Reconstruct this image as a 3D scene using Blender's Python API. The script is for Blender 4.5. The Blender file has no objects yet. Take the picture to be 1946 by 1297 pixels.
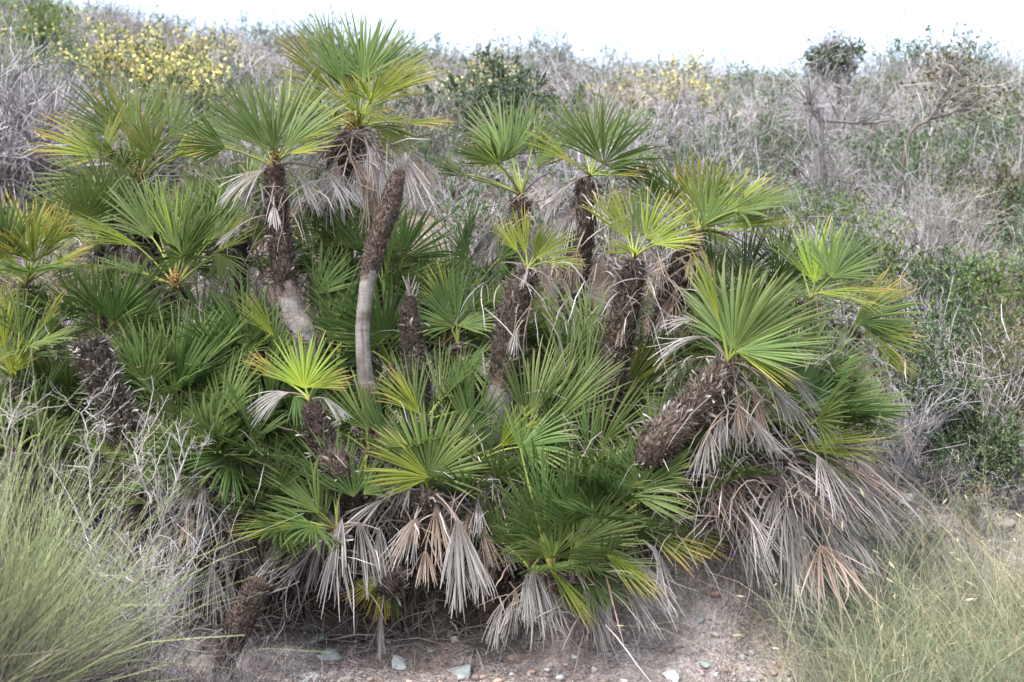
import bpy, math, random
import numpy as np
from mathutils import Vector, Matrix

SC = bpy.context.scene
COL = SC.collection
rng = np.random.default_rng(11)
F = 2703.0          # focal length of the photograph in its own pixels (50 mm on 36 mm, 1946 px)
EYE = 1.7

def U(a, b, n=None): return rng.uniform(a, b, n)
def P(px, py, Y):                      # point of the place seen at a pixel of the photograph, Y metres away
    return np.array([(px - 973.0) / F * Y, Y, EYE + (648.5 - py) / F * Y])
def nrm(v):
    v = np.asarray(v, float); return v / (np.linalg.norm(v, axis=-1, keepdims=True) + 1e-9)

# ------------------------------------------------------------------ materials
def new_mat(name):
    m = bpy.data.materials.new(name); m.use_nodes = True
    m.node_tree.nodes.clear(); return m, m.node_tree.nodes, m.node_tree.links
def ramp(N, stops):
    r = N.new('ShaderNodeValToRGB'); cr = r.color_ramp
    while len(cr.elements) < len(stops): cr.elements.new(0.5)
    for e, (p, c) in zip(cr.elements, stops):
        e.position = p; e.color = (c[0], c[1], c[2], 1)
    return r
def math_n(N, L, op, a, b=None, clamp=False):
    n = N.new('ShaderNodeMath'); n.operation = op; n.use_clamp = clamp
    for i, v in enumerate((a, b)):
        if v is None: continue
        if isinstance(v, (int, float)): n.inputs[i].default_value = v
        else: L.new(v, n.inputs[i])
    return n.outputs[0]
def mix_c(N, L, f, a, b, mode='MIX'):
    n = N.new('ShaderNodeMix'); n.data_type = 'RGBA'; n.blend_type = mode
    for s, v in ((n.inputs[0], f), (n.inputs[6], a), (n.inputs[7], b)):
        if isinstance(v, (int, float)): s.default_value = v
        elif isinstance(v, tuple): s.default_value = (v[0], v[1], v[2], 1)
        else: L.new(v, s)
    return n.outputs[2]
def noise(N, L, scale, detail=3, vec=None, rough=.55):
    n = N.new('ShaderNodeTexNoise'); n.inputs['Scale'].default_value = scale
    n.inputs['Detail'].default_value = detail; n.inputs['Roughness'].default_value = rough
    if vec is not None: L.new(vec, n.inputs['Vector'])
    return n

def ribbon_mat(name, along, tints, transl=0.25, rough=0.5, spec=0.22, obj_var=0.25, hue_var=0.012, sat=1.0):
    """UV.x runs along a leaflet or twig (0 root, 1 tip), UV.y is a random number of each one.
    along: colour stops root..tip; tints: multiply colours picked by the random number."""
    m, N, L = new_mat(name)
    uv = N.new('ShaderNodeUVMap'); sx = N.new('ShaderNodeSeparateXYZ'); L.new(uv.outputs[0], sx.inputs[0])
    tc = N.new('ShaderNodeTexCoord')
    nz = noise(N, L, 14, 3, tc.outputs['Object'])
    oi = N.new('ShaderNodeObjectInfo')
    a = math_n(N, L, 'MULTIPLY', math_n(N, L, 'SUBTRACT', nz.outputs[0], 0.5), 0.28)
    b = math_n(N, L, 'MULTIPLY', math_n(N, L, 'SUBTRACT', sx.outputs[1], 0.5), 0.22)
    b2 = math_n(N, L, 'MULTIPLY', math_n(N, L, 'SUBTRACT', oi.outputs['Random'], 0.5), 0.2)
    x = math_n(N, L, 'ADD', math_n(N, L, 'ADD', math_n(N, L, 'ADD', sx.outputs[0], a), b), b2, True)
    r1 = ramp(N, along); L.new(math_n(N, L, 'MULTIPLY', x, .955), r1.inputs[0])
    r2 = ramp(N, tints); L.new(sx.outputs[1], r2.inputs[0])
    c = mix_c(N, L, 1.0, r1.outputs[0], r2.outputs[0], 'MULTIPLY')
    hs = N.new('ShaderNodeHueSaturation'); L.new(c, hs.inputs['Color'])
    L.new(math_n(N, L, 'ADD', math_n(N, L, 'MULTIPLY', oi.outputs['Random'], 2 * obj_var), 1 - obj_var), hs.inputs['Value'])
    w = N.new('ShaderNodeTexWhiteNoise'); w.noise_dimensions = '1D'; L.new(oi.outputs['Random'], w.inputs['W'])
    L.new(math_n(N, L, 'ADD', math_n(N, L, 'MULTIPLY', w.outputs['Value'], 2 * hue_var), 0.5 - hue_var), hs.inputs['Hue'])
    hs.inputs['Saturation'].default_value = sat
    bs = N.new('ShaderNodeBsdfPrincipled'); bs.inputs['Roughness'].default_value = rough
    bs.inputs['Specular IOR Level'].default_value = spec
    L.new(hs.outputs[0], bs.inputs['Base Color'])
    out = N.new('ShaderNodeOutputMaterial')
    if transl > 0:
        tr = N.new('ShaderNodeBsdfTranslucent'); L.new(hs.outputs[0], tr.inputs[0])
        mx = N.new('ShaderNodeMixShader'); mx.inputs[0].default_value = transl
        L.new(bs.outputs[0], mx.inputs[1]); L.new(tr.outputs[0], mx.inputs[2]); L.new(mx.outputs[0], out.inputs[0])
    else: L.new(bs.outputs[0], out.inputs[0])
    return m

T1 = [(0, (.7, .75, .7)), (.5, (1, 1, 1)), (1, (1.25, 1.2, 1.1))]
TG = [(0, (.6, .6, .6)), (.5, (1, 1, 1)), (1, (1.35, 1.33, 1.3))]
M = {}
M['g'] = ribbon_mat('palm_green', [(0, (.14, .20, .03)), (.25, (.088, .150, .024)), (.75, (.104, .160, .034)), (.96, (.14, .175, .05)), (1, (.22, .18, .09))], T1, .3, sat=.9)
M['k'] = ribbon_mat('palm_deep_green', [(0, (.11, .16, .03)), (.3, (.068, .126, .022)), (.78, (.084, .142, .032)), (.96, (.11, .14, .04)), (1, (.2, .17, .09))], T1, .3, sat=.9)
M['b'] = ribbon_mat('palm_pale_green', [(0, (.19, .26, .05)), (.3, (.128, .19, .045)), (.78, (.158, .215, .068)), (.96, (.19, .21, .085)), (1, (.25, .19, .1))], T1, .32, sat=.9)
M['y'] = ribbon_mat('palm_yellow_green', [(0, (.28, .32, .035)), (.35, (.18, .235, .03)), (.7, (.22, .25, .045)), (.92, (.27, .25, .07)), (1, (.28, .19, .09))], T1, .35)
M['Y'] = ribbon_mat('palm_young_green', [(0, (.38, .48, .05)), (.35, (.25, .38, .05)), (.8, (.22, .32, .07)), (1, (.36, .33, .12))], T1, .35)
M['o'] = ribbon_mat('palm_golden', [(0, (.16, .2, .03)), (.35, (.14, .185, .03)), (.62, (.19, .205, .04)), (.88, (.28, .225, .05)), (1, (.24, .15, .07))], T1, .3)
M['d'] = ribbon_mat('palm_dead_grey', [(0, (.17, .15, .135)), (.5, (.24, .225, .215)), (1, (.31, .295, .285))], TG, .12, .8, .15, .35, .01)
M['w'] = ribbon_mat('palm_dead_pale', [(0, (.26, .235, .215)), (.4, (.39, .375, .36)), (1, (.46, .445, .425))], TG, .15, .75, .2, .15, .01)
M['n'] = ribbon_mat('palm_dead_brown', [(0, (.16, .11, .08)), (.5, (.23, .18, .145)), (1, (.30, .255, .215))], TG, .15, .8, .15, .3, .01)
M['stalk'] = ribbon_mat('stalk_green', [(0, (.20, .12, .04)), (.15, (.22, .24, .06)), (1, (.16, .22, .05))], T1, 0, .45)
M['dstalk'] = ribbon_mat('stalk_dry', [(0, (.16, .12, .1)), (1, (.27, .235, .2))], TG, 0, .8)
M['fibre'] = ribbon_mat('trunk_fibre', [(0, (.05, .040, .034)), (.5, (.14, .113, .092)), (.9, (.215, .187, .162)), (1, (.27, .25, .235))], [(0, (.5, .48, .47)), (.5, (.95, .9, .9)), (.8, (1.15, 1.1, 1.1)), (1, (1.5, 1.5, 1.5))], 0, .9, .1, .1, .01)
M['stub'] = ribbon_mat('leaf_stub', [(0, (.12, .095, .08)), (.5, (.19, .17, .155)), (1, (.30, .285, .27))], TG, 0, .8, .2, .1, .01)
M['flower'] = ribbon_mat('palm_flower', [(0, (.16, .10, .035)), (1, (.27, .18, .06))], T1, 0, .6)
M['twig'] = ribbon_mat('grey_twig', [(0, (.17, .158, .165)), (.5, (.35, .335, .355)), (1, (.44, .425, .445))], TG, 0, .85, .15, .12, .01)
M['twigbrown'] = ribbon_mat('brown_twig', [(0, (.08, .068, .064)), (1, (.22, .195, .185))], TG, 0, .85, .15, .15, .02)
M['drywood'] = ribbon_mat('dry_wood', [(0, (.12, .10, .085)), (1, (.22, .195, .175))], [(0, (.5, .5, .5)), (.6, (1, 1, 1)), (1, (1.9, 1.9, 1.9))], 0, .85, .15, .15, .02)
M['twigpale'] = ribbon_mat('bleached_twig', [(0, (.24, .22, .21)), (1, (.52, .49, .47))], TG, 0, .8, .2, .1, .01)
M['rosemary'] = ribbon_mat('narrow_leaf', [(0, (.08, .115, .06)), (1, (.15, .215, .11))], [(0, (.55, .6, .55)), (.6, (1, 1, 1)), (1, (1.5, 1.5, 1.3))], .2, .6, .3, .2, .02)
M['bright'] = ribbon_mat('fresh_leaf', [(0, (.11, .17, .05)), (1, (.20, .29, .10))], [(0, (.55, .6, .55)), (.6, (1, 1, 1)), (1, (1.4, 1.4, 1.2))], .25, .6, .3, .2, .02)
M['juniper'] = ribbon_mat('dark_needle', [(0, (.07, .10, .06)), (1, (.13, .185, .11))], [(0, (.6, .6, .6)), (.6, (1, 1, 1)), (1, (1.45, 1.45, 1.35))], .15, .6, .3, .15, .02)
M['olive'] = ribbon_mat('olive_leaf', [(0, (.12, .12, .055)), (1, (.21, .2, .1))], TG, .2, .6, .3, .2, .02)
M['yellow'] = ribbon_mat('yellow_bloom', [(0, (.52, .47, .14)), (1, (.66, .6, .24))], [(0, (.75, .8, .8)), (1, (1.15, 1.1, 1.2))], .25, .6)
M['broom'] = ribbon_mat('broom_stem', [(0, (.15, .13, .10)), (.3, (.26, .31, .14)), (1, (.43, .53, .23))], [(0, (.55, .57, .55)), (.6, (1, 1, 1)), (1, (1.25, 1.2, 1.1))], .15, .5, sat=.88)
M['grass'] = ribbon_mat('grass_blade', [(0, (.17, .165, .11)), (.5, (.25, .26, .165)), (1, (.38, .35, .25))], [(0, (.5, .68, .55)), (.45, (.7, .88, .7)), (.6, (.95, .9, .8)), (.9, (1.35, 1.15, .8)), (1, (1.5, 1.45, 1.35))], .25, .6, sat=.85)
M['straw'] = ribbon_mat('straw', [(0, (.25, .21, .15)), (1, (.45, .40, .30))], TG, .15, .7)
M['paleflower'] = ribbon_mat('pale_flower', [(0, (.5, .45, .42)), (1, (.62, .58, .54))], TG, .2, .6)

def smooth_trunk_mat():
    m, N, L = new_mat('trunk_smooth')
    tc = N.new('ShaderNodeTexCoord')
    mp = N.new('ShaderNodeMapping'); mp.inputs['Scale'].default_value = (9, 9, 70); L.new(tc.outputs['Object'], mp.inputs[0])
    nr = noise(N, L, 1.0, 5, mp.outputs[0], .7)
    mp2 = N.new('ShaderNodeMapping'); mp2.inputs['Scale'].default_value = (75, 75, 5); L.new(tc.outputs['Object'], mp2.inputs[0])
    nv = noise(N, L, 1.0, 4, mp2.outputs[0], .6)
    nb = noise(N, L, 9.0, 4, tc.outputs['Object'])
    c = ramp(N, [(.2, (.12, .108, .10)), (.5, (.178, .163, .153)), (.8, (.225, .21, .20))]); L.new(nr.outputs[0], c.inputs[0])
    c2 = ramp(N, [(.3, (.6, .57, .55)), (.5, (1, 1, 1)), (.7, (1.25, 1.25, 1.25))]); L.new(nv.outputs[0], c2.inputs[0])
    c3 = ramp(N, [(.35, (.6, .55, .52)), (.5, (1, 1, 1)), (.7, (1.3, 1.3, 1.3))]); L.new(nb.outputs[0], c3.inputs[0])
    cc = mix_c(N, L, 1.0, c.outputs[0], c2.outputs[0], 'MULTIPLY'); cc = mix_c(N, L, 1.0, cc, c3.outputs[0], 'MULTIPLY')
    bs = N.new('ShaderNodeBsdfPrincipled'); bs.inputs['Roughness'].default_value = .85
    L.new(cc, bs.inputs['Base Color'])
    bp = N.new('ShaderNodeBump'); bp.inputs['Strength'].default_value = .8; bp.inputs['Distance'].default_value = .006
    L.new(math_n(N, L, 'ADD', nr.outputs[0], nv.outputs[0]), bp.inputs['Height']); L.new(bp.outputs[0], bs.inputs['Normal'])
    o = N.new('ShaderNodeOutputMaterial'); L.new(bs.outputs[0], o.inputs[0]); return m
M['smooth'] = smooth_trunk_mat()

def core_mat():
    m, N, L = new_mat('trunk_core')
    tc = N.new('ShaderNodeTexCoord'); n = noise(N, L, 45, 4, tc.outputs['Object'], .7); n2 = noise(N, L, 7, 3, tc.outputs['Object'])
    c = ramp(N, [(.3, (.04, .03, .026)), (.55, (.10, .075, .062)), (.75, (.17, .135, .115))]); L.new(n.outputs[0], c.inputs[0])
    c2 = ramp(N, [(.3, (.75, .75, .75)), (.7, (1.3, 1.2, 1.15))]); L.new(n2.outputs[0], c2.inputs[0])
    bs = N.new('ShaderNodeBsdfPrincipled'); bs.inputs['Roughness'].default_value = .95
    L.new(mix_c(N, L, 1.0, c.outputs[0], c2.outputs[0], 'MULTIPLY'), bs.inputs['Base Color'])
    bp = N.new('ShaderNodeBump'); bp.inputs['Strength'].default_value = 1; bp.inputs['Distance'].default_value = .012
    L.new(n.outputs[0], bp.inputs['Height']); L.new(bp.outputs[0], bs.inputs['Normal'])
    o = N.new('ShaderNodeOutputMaterial'); L.new(bs.outputs[0], o.inputs[0]); return m
M['core'] = core_mat()

def soil_mat():
    m, N, L = new_mat('soil')
    tc = N.new('ShaderNodeTexCoord'); v = tc.outputs['Object']
    big = noise(N, L, .9, 4, v); mid = noise(N, L, 4.5, 5, v, .65); fine = noise(N, L, 38, 5, v, .7)
    pur = noise(N, L, 2.3, 4, v); hill = noise(N, L, 1.3, 5, v, .7)
    base = ramp(N, [(.3, (.18, .16, .155)), (.5, (.275, .245, .235)), (.6, (.36, .325, .315)), (.78, (.46, .435, .425))]); L.new(mid.outputs[0], base.inputs[0])
    pf = ramp(N, [(.56, (0, 0, 0)), (.68, (1, 1, 1))]); L.new(pur.outputs[0], pf.inputs[0])
    c = mix_c(N, L, math_n(N, L, 'MULTIPLY', pf.outputs[0], .65), base.outputs[0], (.2, .15, .185))
    rf = ramp(N, [(.52, (0, 0, 0)), (.7, (1, 1, 1))]); L.new(big.outputs[0], rf.inputs[0])
    c = mix_c(N, L, math_n(N, L, 'MULTIPLY', rf.outputs[0], .4), c, (.30, .215, .18))
    fr = ramp(N, [(.3, (.6, .6, .6)), (.5, (1, 1, 1)), (.75, (1.5, 1.45, 1.45))]); L.new(fine.outputs[0], fr.inputs[0])
    c = mix_c(N, L, 1.0, c, fr.outputs[0], 'MULTIPLY')
    vo = N.new('ShaderNodeTexVoronoi'); vo.inputs['Scale'].default_value = 55; L.new(v, vo.inputs['Vector'])
    vr = ramp(N, [(0, (.55, .55, .5)), (.5, (1, .98, .95)), (1, (1.5, 1.55, 1.55))]); L.new(vo.outputs['Color'], vr.inputs[0])
    c = mix_c(N, L, .55, c, mix_c(N, L, 1.0, c, vr.outputs[0], 'MULTIPLY'))
    # the hillside further up is redder earth under litter
    sp = N.new('ShaderNodeSeparateXYZ'); L.new(v, sp.inputs[0])
    hf = math_n(N, L, 'MULTIPLY', math_n(N, L, 'SUBTRACT', sp.outputs[1], 8.6), .35, True)
    hc = ramp(N, [(.35, (.15, .125, .115)), (.5, (.24, .175, .15)), (.62, (.28, .24, .22)), (.75, (.17, .17, .12))]); L.new(hill.outputs[0], hc.inputs[0])
    hc2 = mix_c(N, L, 1.0, hc.outputs[0], fr.outputs[0], 'MULTIPLY')
    c = mix_c(N, L, hf, c, hc2)
    # humus brown under the palms, darkened to paint the shade inside the clump
    hu_shade = math_n(N, L, 'MULTIPLY', math_n(N, L, 'SUBTRACT', math_n(N, L, 'ADD', sp.outputs[1], math_n(N, L, 'MULTIPLY', mid.outputs[0], .5)), 7.78), 5.0, True)
    hu_shade = math_n(N, L, 'MULTIPLY', hu_shade, math_n(N, L, 'MULTIPLY', math_n(N, L, 'SUBTRACT', 12.6, sp.outputs[1]), 1.0, True))
    hu_shade = math_n(N, L, 'MULTIPLY', hu_shade, math_n(N, L, 'MULTIPLY', math_n(N, L, 'SUBTRACT', 2.1, sp.outputs[0]), 3.0, True))
    c = mix_c(N, L, hu_shade, c, mix_c(N, L, 1.0, (.085, .062, .05), fr.outputs[0], 'MULTIPLY'))
    bs = N.new('ShaderNodeBsdfPrincipled'); bs.inputs['Roughness'].default_value = .95; bs.inputs['Specular IOR Level'].default_value = .15
    L.new(c, bs.inputs['Base Color'])
    bp = N.new('ShaderNodeBump'); bp.inputs['Strength'].default_value = 1.0; bp.inputs['Distance'].default_value = .035
    h = math_n(N, L, 'ADD', math_n(N, L, 'MULTIPLY', fine.outputs[0], .6), math_n(N, L, 'ADD', mid.outputs[0], math_n(N, L, 'MULTIPLY', vo.outputs['Distance'], .5)))
    L.new(h, bp.inputs['Height']); L.new(bp.outputs[0], bs.inputs['Normal'])
    o = N.new('ShaderNodeOutputMaterial'); L.new(bs.outputs[0], o.inputs[0]); return m
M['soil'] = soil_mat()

def stone_mat(name, a, b):
    m, N, L = new_mat(name)
    tc = N.new('ShaderNodeTexCoord'); n = noise(N, L, 22, 5, tc.outputs['Object'], .65)
    uv = N.new('ShaderNodeUVMap'); sx = N.new('ShaderNodeSeparateXYZ'); L.new(uv.outputs[0], sx.inputs[0])
    c = ramp(N, [(.35, a), (.65, b)]); L.new(n.outputs[0], c.inputs[0])
    vv = ramp(N, [(0, (.7, .68, .68)), (.35, (.9, .85, .88)), (.6, (.85, .95, .93)), (.8, (1.1, 1, .95)), (1, (1.5, 1.5, 1.5))]); L.new(sx.outputs[1], vv.inputs[0])
    bs = N.new('ShaderNodeBsdfPrincipled'); bs.inputs['Roughness'].default_value = .85
    L.new(mix_c(N, L, 1.0, c.outputs[0], vv.outputs[0], 'MULTIPLY'), bs.inputs['Base Color'])
    bp = N.new('ShaderNodeBump'); bp.inputs['Strength'].default_value = .6; bp.inputs['Distance'].default_value = .006
    L.new(n.outputs[0], bp.inputs['Height']); L.new(bp.outputs[0], bs.inputs['Normal'])
    o = N.new('ShaderNodeOutputMaterial'); L.new(bs.outputs[0], o.inputs[0]); return m
M['stone_green'] = stone_mat('stone_green', (.22, .24, .235), (.37, .395, .385))
M['stone_white'] = stone_mat('stone_white', (.34, .34, .36), (.62, .61, .60))
M['stone_orange'] = stone_mat('stone_orange', (.24, .165, .135), (.36, .27, .225))
M['stone_brown'] = stone_mat('stone_brown', (.20, .16, .14), (.33, .28, .25))
M['stone_grey'] = stone_mat('stone_grey', (.24, .22, .22), (.38, .35, .34))

# ------------------------------------------------------------------ mesh helpers
class Acc:
    def __init__(s): s.V = []; s.Q = []; s.UV = []; s.MI = []; s.n = 0
    def add(s, V, Q, UV, mi=0):
        V = np.asarray(V, float).reshape(-1, 3); Q = np.asarray(Q, np.int64).reshape(-1, 4)
        s.V.append(V); s.Q.append(Q + s.n); s.UV.append(np.asarray(UV, float).reshape(-1, 2))
        s.MI.append(np.full(len(Q), mi, np.int32)); s.n += len(V)
    def arrays(s):
        return np.concatenate(s.V), np.concatenate(s.Q), np.concatenate(s.UV), np.concatenate(s.MI)
    def ribbons(s, C, W, S, v=None, mi=0):
        """C n,k,3 centre lines; W n,k half widths; S n,k,3 or n,1,3 side vectors"""
        n, k, _ = C.shape
        V = np.stack([C - S * W[..., None], C + S * W[..., None]], 2)         # n,k,2,3
        idx = np.arange(n * k * 2).reshape(n, k, 2)
        Q = np.stack([idx[:, :-1, 0], idx[:, :-1, 1], idx[:, 1:, 1], idx[:, 1:, 0]], -1)
        if v is None: v = rng.random(n)
        u = np.broadcast_to(np.linspace(0, 1, k)[None, :, None], (n, k, 2))
        UV = np.stack([u, np.broadcast_to(np.asarray(v)[:, None, None], (n, k, 2))], -1)
        s.add(V, Q, UV, mi)
    def tubes(s, C, R, m=4, v=None, mi=0, rot=None):
        n, k, _ = C.shape
        T = nrm(np.gradient(C, axis=1)); ref = np.where(np.abs(T[..., 2:3]) > .9, np.array([1., 0, 0]), np.array([0, 0, 1.]))
        if n and np.abs(T[..., 2]).mean() > .6: ref = np.broadcast_to(np.array([0.9, .43, 0.]), T.shape)
        X = nrm(np.cross(T, ref)); Y = np.cross(T, X)
        a = np.arange(m) / m * 2 * np.pi
        V = C[:, :, None] + R[:, :, None, None] * (X[:, :, None] * np.cos(a)[:, None] + Y[:, :, None] * np.sin(a)[:, None])
        idx = np.arange(n * k * m).reshape(n, k, m); nx = np.roll(idx, -1, 2)
        Q = np.stack([idx[:, :-1], nx[:, :-1], nx[:, 1:], idx[:, 1:]], -1)
        if v is None: v = rng.random(n)
        u = np.broadcast_to(np.linspace(0, 1, k)[None, :, None], (n, k, m))
        UV = np.stack([u, np.broadcast_to(np.asarray(v)[:, None, None], (n, k, m))], -1)
        s.add(V, Q, UV, mi)
def mesh(name, acc, mats, smooth=False):
    V, Q, UV, MI = acc.arrays() if isinstance(acc, Acc) else acc
    me = bpy.data.meshes.new(name)
    me.vertices.add(len(V)); me.vertices.foreach_set('co', V.astype(np.float32).ravel())
    me.loops.add(len(Q) * 4); me.loops.foreach_set('vertex_index', Q.astype(np.int32).ravel())
    me.polygons.add(len(Q)); me.polygons.foreach_set('loop_start', np.arange(len(Q), dtype=np.int32) * 4)
    me.polygons.foreach_set('material_index', MI)
    if smooth: me.polygons.foreach_set('use_smooth', np.ones(len(Q), bool))
    uv = me.uv_layers.new(name='UVMap'); uv.data.foreach_set('uv', UV[Q.ravel()].astype(np.float32).ravel())
    for m in mats: me.materials.append(M[m] if isinstance(m, str) else m)
    me.update(calc_edges=True)
    return me
def link(name, me, parent=None, loc=(0, 0, 0)):
    o = bpy.data.objects.new(name, me); COL.objects.link(o); o.location = loc
    if parent: o.parent = parent
    return o
def tag(o, label, cat, group=None, kind=None):
    if label: o['label'] = label
    if cat: o['category'] = cat
    if group: o['group'] = group
    if kind: o['kind'] = kind
    return o
def thing(name, label, cat, loc, group=None):
    return tag(link(name, None, None, tuple(loc)), label, cat, group)

# ------------------------------------------------------------------ terrain
def vnoise(x, y, seed=0):
    x = np.asarray(x, float); y = np.asarray(y, float)
    xi = np.floor(x).astype(np.int64); yi = np.floor(y).astype(np.int64); fx = x - xi; fy = y - yi
    fx = fx * fx * (3 - 2 * fx); fy = fy * fy * (3 - 2 * fy)
    def h(a, b):
        n = (a * 374761393 + b * 668265263 + seed * 974634777) & 0xffffffff
        n = ((n ^ (n >> 13)) * 1274126177) & 0xffffffff
        return ((n ^ (n >> 16)) & 0xffff) / 65535.0
    return (h(xi, yi) * (1 - fx) + h(xi + 1, yi) * fx) * (1 - fy) + (h(xi, yi + 1) * (1 - fx) + h(xi + 1, yi + 1) * fx) * fy
def fbm(x, y, seed=0, oct=4):
    r = 0; a = .5
    for i in range(oct): r = r + a * (vnoise(x * 2 ** i, y * 2 ** i, seed + i) - .5); a *= .5
    return r
YC = [-60, 3, 6.4, 7.05, 7.35, 7.5, 7.62, 7.78, 8.1, 9, 11, 14, 20, 30, 33, 60, 200, 900]
ZC = [-.5, -.06, -.03, .02, .14, .28, .55, .82, 1.0, 1.28, 2.1, 3.05, 4.65, 6.8, 6.85, 3, -10, -20]     # under the palms: a low steep bank
ZR = [-.5, -.06, -.03, .03, .12, .18, .24, .31, .46, .84, 1.6, 2.7, 4.5, 6.75, 6.85, 3, -10, -20]        # right of them: an even slope
def gz(x, y):
    x = np.asarray(x, float); y = np.asarray(y, float)
    w = np.clip((x - 1.5) / .6, 0, 1); w = w * w * (3 - 2 * w)
    yy = y + .25 * np.sin(x * 1.7 + .6) * np.clip((8.4 - y), 0, 1) * np.clip((y - 6.9) * 2, 0, 1) * .5
    yy = yy - .28 * np.clip((.6 - x) / .6, 0, 1) * np.clip((9 - y), 0, 1) * np.clip((y - 7.0) * 3, 0, 1)
    yy = yy + .12 * np.exp(-((x - 1.0) / .5) ** 2) * np.clip((9 - y), 0, 1) * np.clip((y - 7.0) * 3, 0, 1)
    z = np.interp(yy, YC, ZC) * (1 - w) + np.interp(yy, YC, ZR) * w
    far = np.clip((y - 14) / 16, 0, 1.2)
    lf = np.clip((-x - 1.5) / 9.5, 0, 1.6)
    z = z + far * lf * 1.5
    z = z + far * .8 * fbm(x * .16, y * .16, 5, 4)
    near = np.clip((y - 6.2) * 2, 0, 1) * np.clip((40 - y) / 20, 0, 1)
    z = z + near * (.16 * fbm(x * 1.6, y * 1.6, 9, 4) + .05 * fbm(x * 9, y * 9, 3, 3))
    return z
def ray_ground(px, py, y0=6.6, y1=34):
    ys = np.linspace(y0, y1, 900); pts = np.stack([(px - 973) / F * ys, ys, EYE + (648.5 - py) / F * ys], 1)
    d = pts[:, 2] - gz(pts[:, 0], ys); i = np.argmax(d < 0)
    if not (d < 0).any(): i = len(ys) - 1
    return pts[i]

def build_ground():
    xs = np.unique(np.round(np.concatenate([np.arange(-3.2, 3.2, .022), np.arange(-14, 14, .35), np.linspace(-60, 60, 41), np.linspace(-600, 600, 25)]), 3))
    ys = np.unique(np.round(np.concatenate([np.arange(6.6, 9.2, .022), np.arange(2, 40, .3), np.linspace(-60, 120, 37), np.linspace(120, 900, 14)]), 3))
    X, Y = np.meshgrid(xs, ys); Z = gz(X, Y)
    lump = .030 * fbm(X * 24, Y * 24, 17, 3) + .045 * fbm(X * 7 + 3, Y * 7, 23, 3) + .09 * fbm(X * 3.5, Y * 12, 29, 4) * (Y > 7.3) * (Y < 8)
    Z = Z + lump * ((np.abs(X) < 3.3) & (Y > 6.5) & (Y < 9.3))
    V = np.stack([X, Y, Z], -1).reshape(-1, 3); nx, ny = len(xs), len(ys)
    i = np.arange(nx * ny).reshape(ny, nx)
    Q = np.stack([i[:-1, :-1], i[:-1, 1:], i[1:, 1:], i[1:, :-1]], -1).reshape(-1, 4)
    a = Acc(); a.add(V, Q, V[:, :2])
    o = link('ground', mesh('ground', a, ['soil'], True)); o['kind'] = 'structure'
build_ground()

# ------------------------------------------------------------------ palm pieces
def fan(A, Nn, R, spread, n=24, grav=.2, shrivel=1.0, fold=.35, cup=.1, wob=.06, fuse=.40, k=8, gpow=1.2, miss=0.0, ragged=0.):
    A = nrm(A); Nn = nrm(Nn - np.dot(Nn, A) * A); X = np.cross(A, Nn)
    th = np.linspace(-spread / 2, spread / 2, n) + rng.normal(0, wob * .35, n)
    keep = rng.random(n) > miss; th = th[keep]; m = len(th)
    if m < 4: return fan(A, Nn, R, spread, n, grav, shrivel, fold, cup, wob, fuse, k, gpow, 0, ragged)
    Rj = R * (1 - .28 * (np.abs(th) / (spread / 2 + 1e-6)) ** 2.2) * U(.84, 1.06, m) * (1 - ragged * rng.random(m) ** 2)
    d0 = A * np.cos(th)[:, None] + X * np.sin(th)[:, None] + Nn * (cup * (.3 + np.sin(th) ** 2))[:, None] + rng.normal(0, wob * .5, (m, 3))
    d0 = nrm(d0)
    t = np.array([0, .1, .22, .36, .52, .68, .85, 1.0]) if k == 8 else np.linspace(0, 1, k)
    g = grav * U(.6, 1.4, m)
    side = np.clip(rng.standard_t(3, (m, 3)), -6, 6) * wob
    D = nrm(d0[:, None] + np.array([0, 0, -1.])[None, None] * (g[:, None] * t ** gpow)[..., None] + side[:, None] * (t ** 2)[None, :, None] * 1.6)
    dt = np.diff(t, prepend=0)
    C = np.cumsum(D * (Rj[:, None] * dt)[..., None], 1)
    C += Nn * R * .0
    dl = spread / (2 * n)
    tf = fuse * U(.85, 1.15, m)[:, None]
    wf = Rj[:, None] * tf * math.tan(min(dl, .3))
    s = np.clip((t[None] - tf) / (1 - tf), 0, 1)
    W = np.where(t[None] < tf, Rj[:, None] * t[None] * math.tan(min(dl, .3)), wf * 1.12 * (1 - s ** 2.2) + .0012) * shrivel
    W = np.maximum(W, .0012)
    B = nrm(np.cross(np.broadcast_to(Nn, D.shape), D)); NB = np.cross(D, B)
    tw = rng.normal(0, .35 if shrivel < 1 else .12, m)[:, None, None] * (t ** 1.5)[None, :, None]
    B2 = nrm(B + NB * tw); N2 = np.cross(D, B2)
    e = fold * W[..., None]
    V = np.stack([C - B2 * W[..., None] - N2 * e, C + N2 * e * .5, C + B2 * W[..., None] - N2 * e], 2)
    idx = np.arange(m * k * 3).reshape(m, k, 3)
    Q = np.concatenate([np.stack([idx[:, :-1, j], idx[:, :-1, j + 1], idx[:, 1:, j + 1], idx[:, 1:, j]], -1).reshape(-1, 4) for j in (0, 1)])
    v = rng.random(m)
    UV = np.stack([np.broadcast_to(t[None, :, None], (m, k, 3)), np.broadcast_to(v[:, None, None], (m, k, 3))], -1)
    a = Acc(); a.add(V, Q, UV); return a

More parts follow.
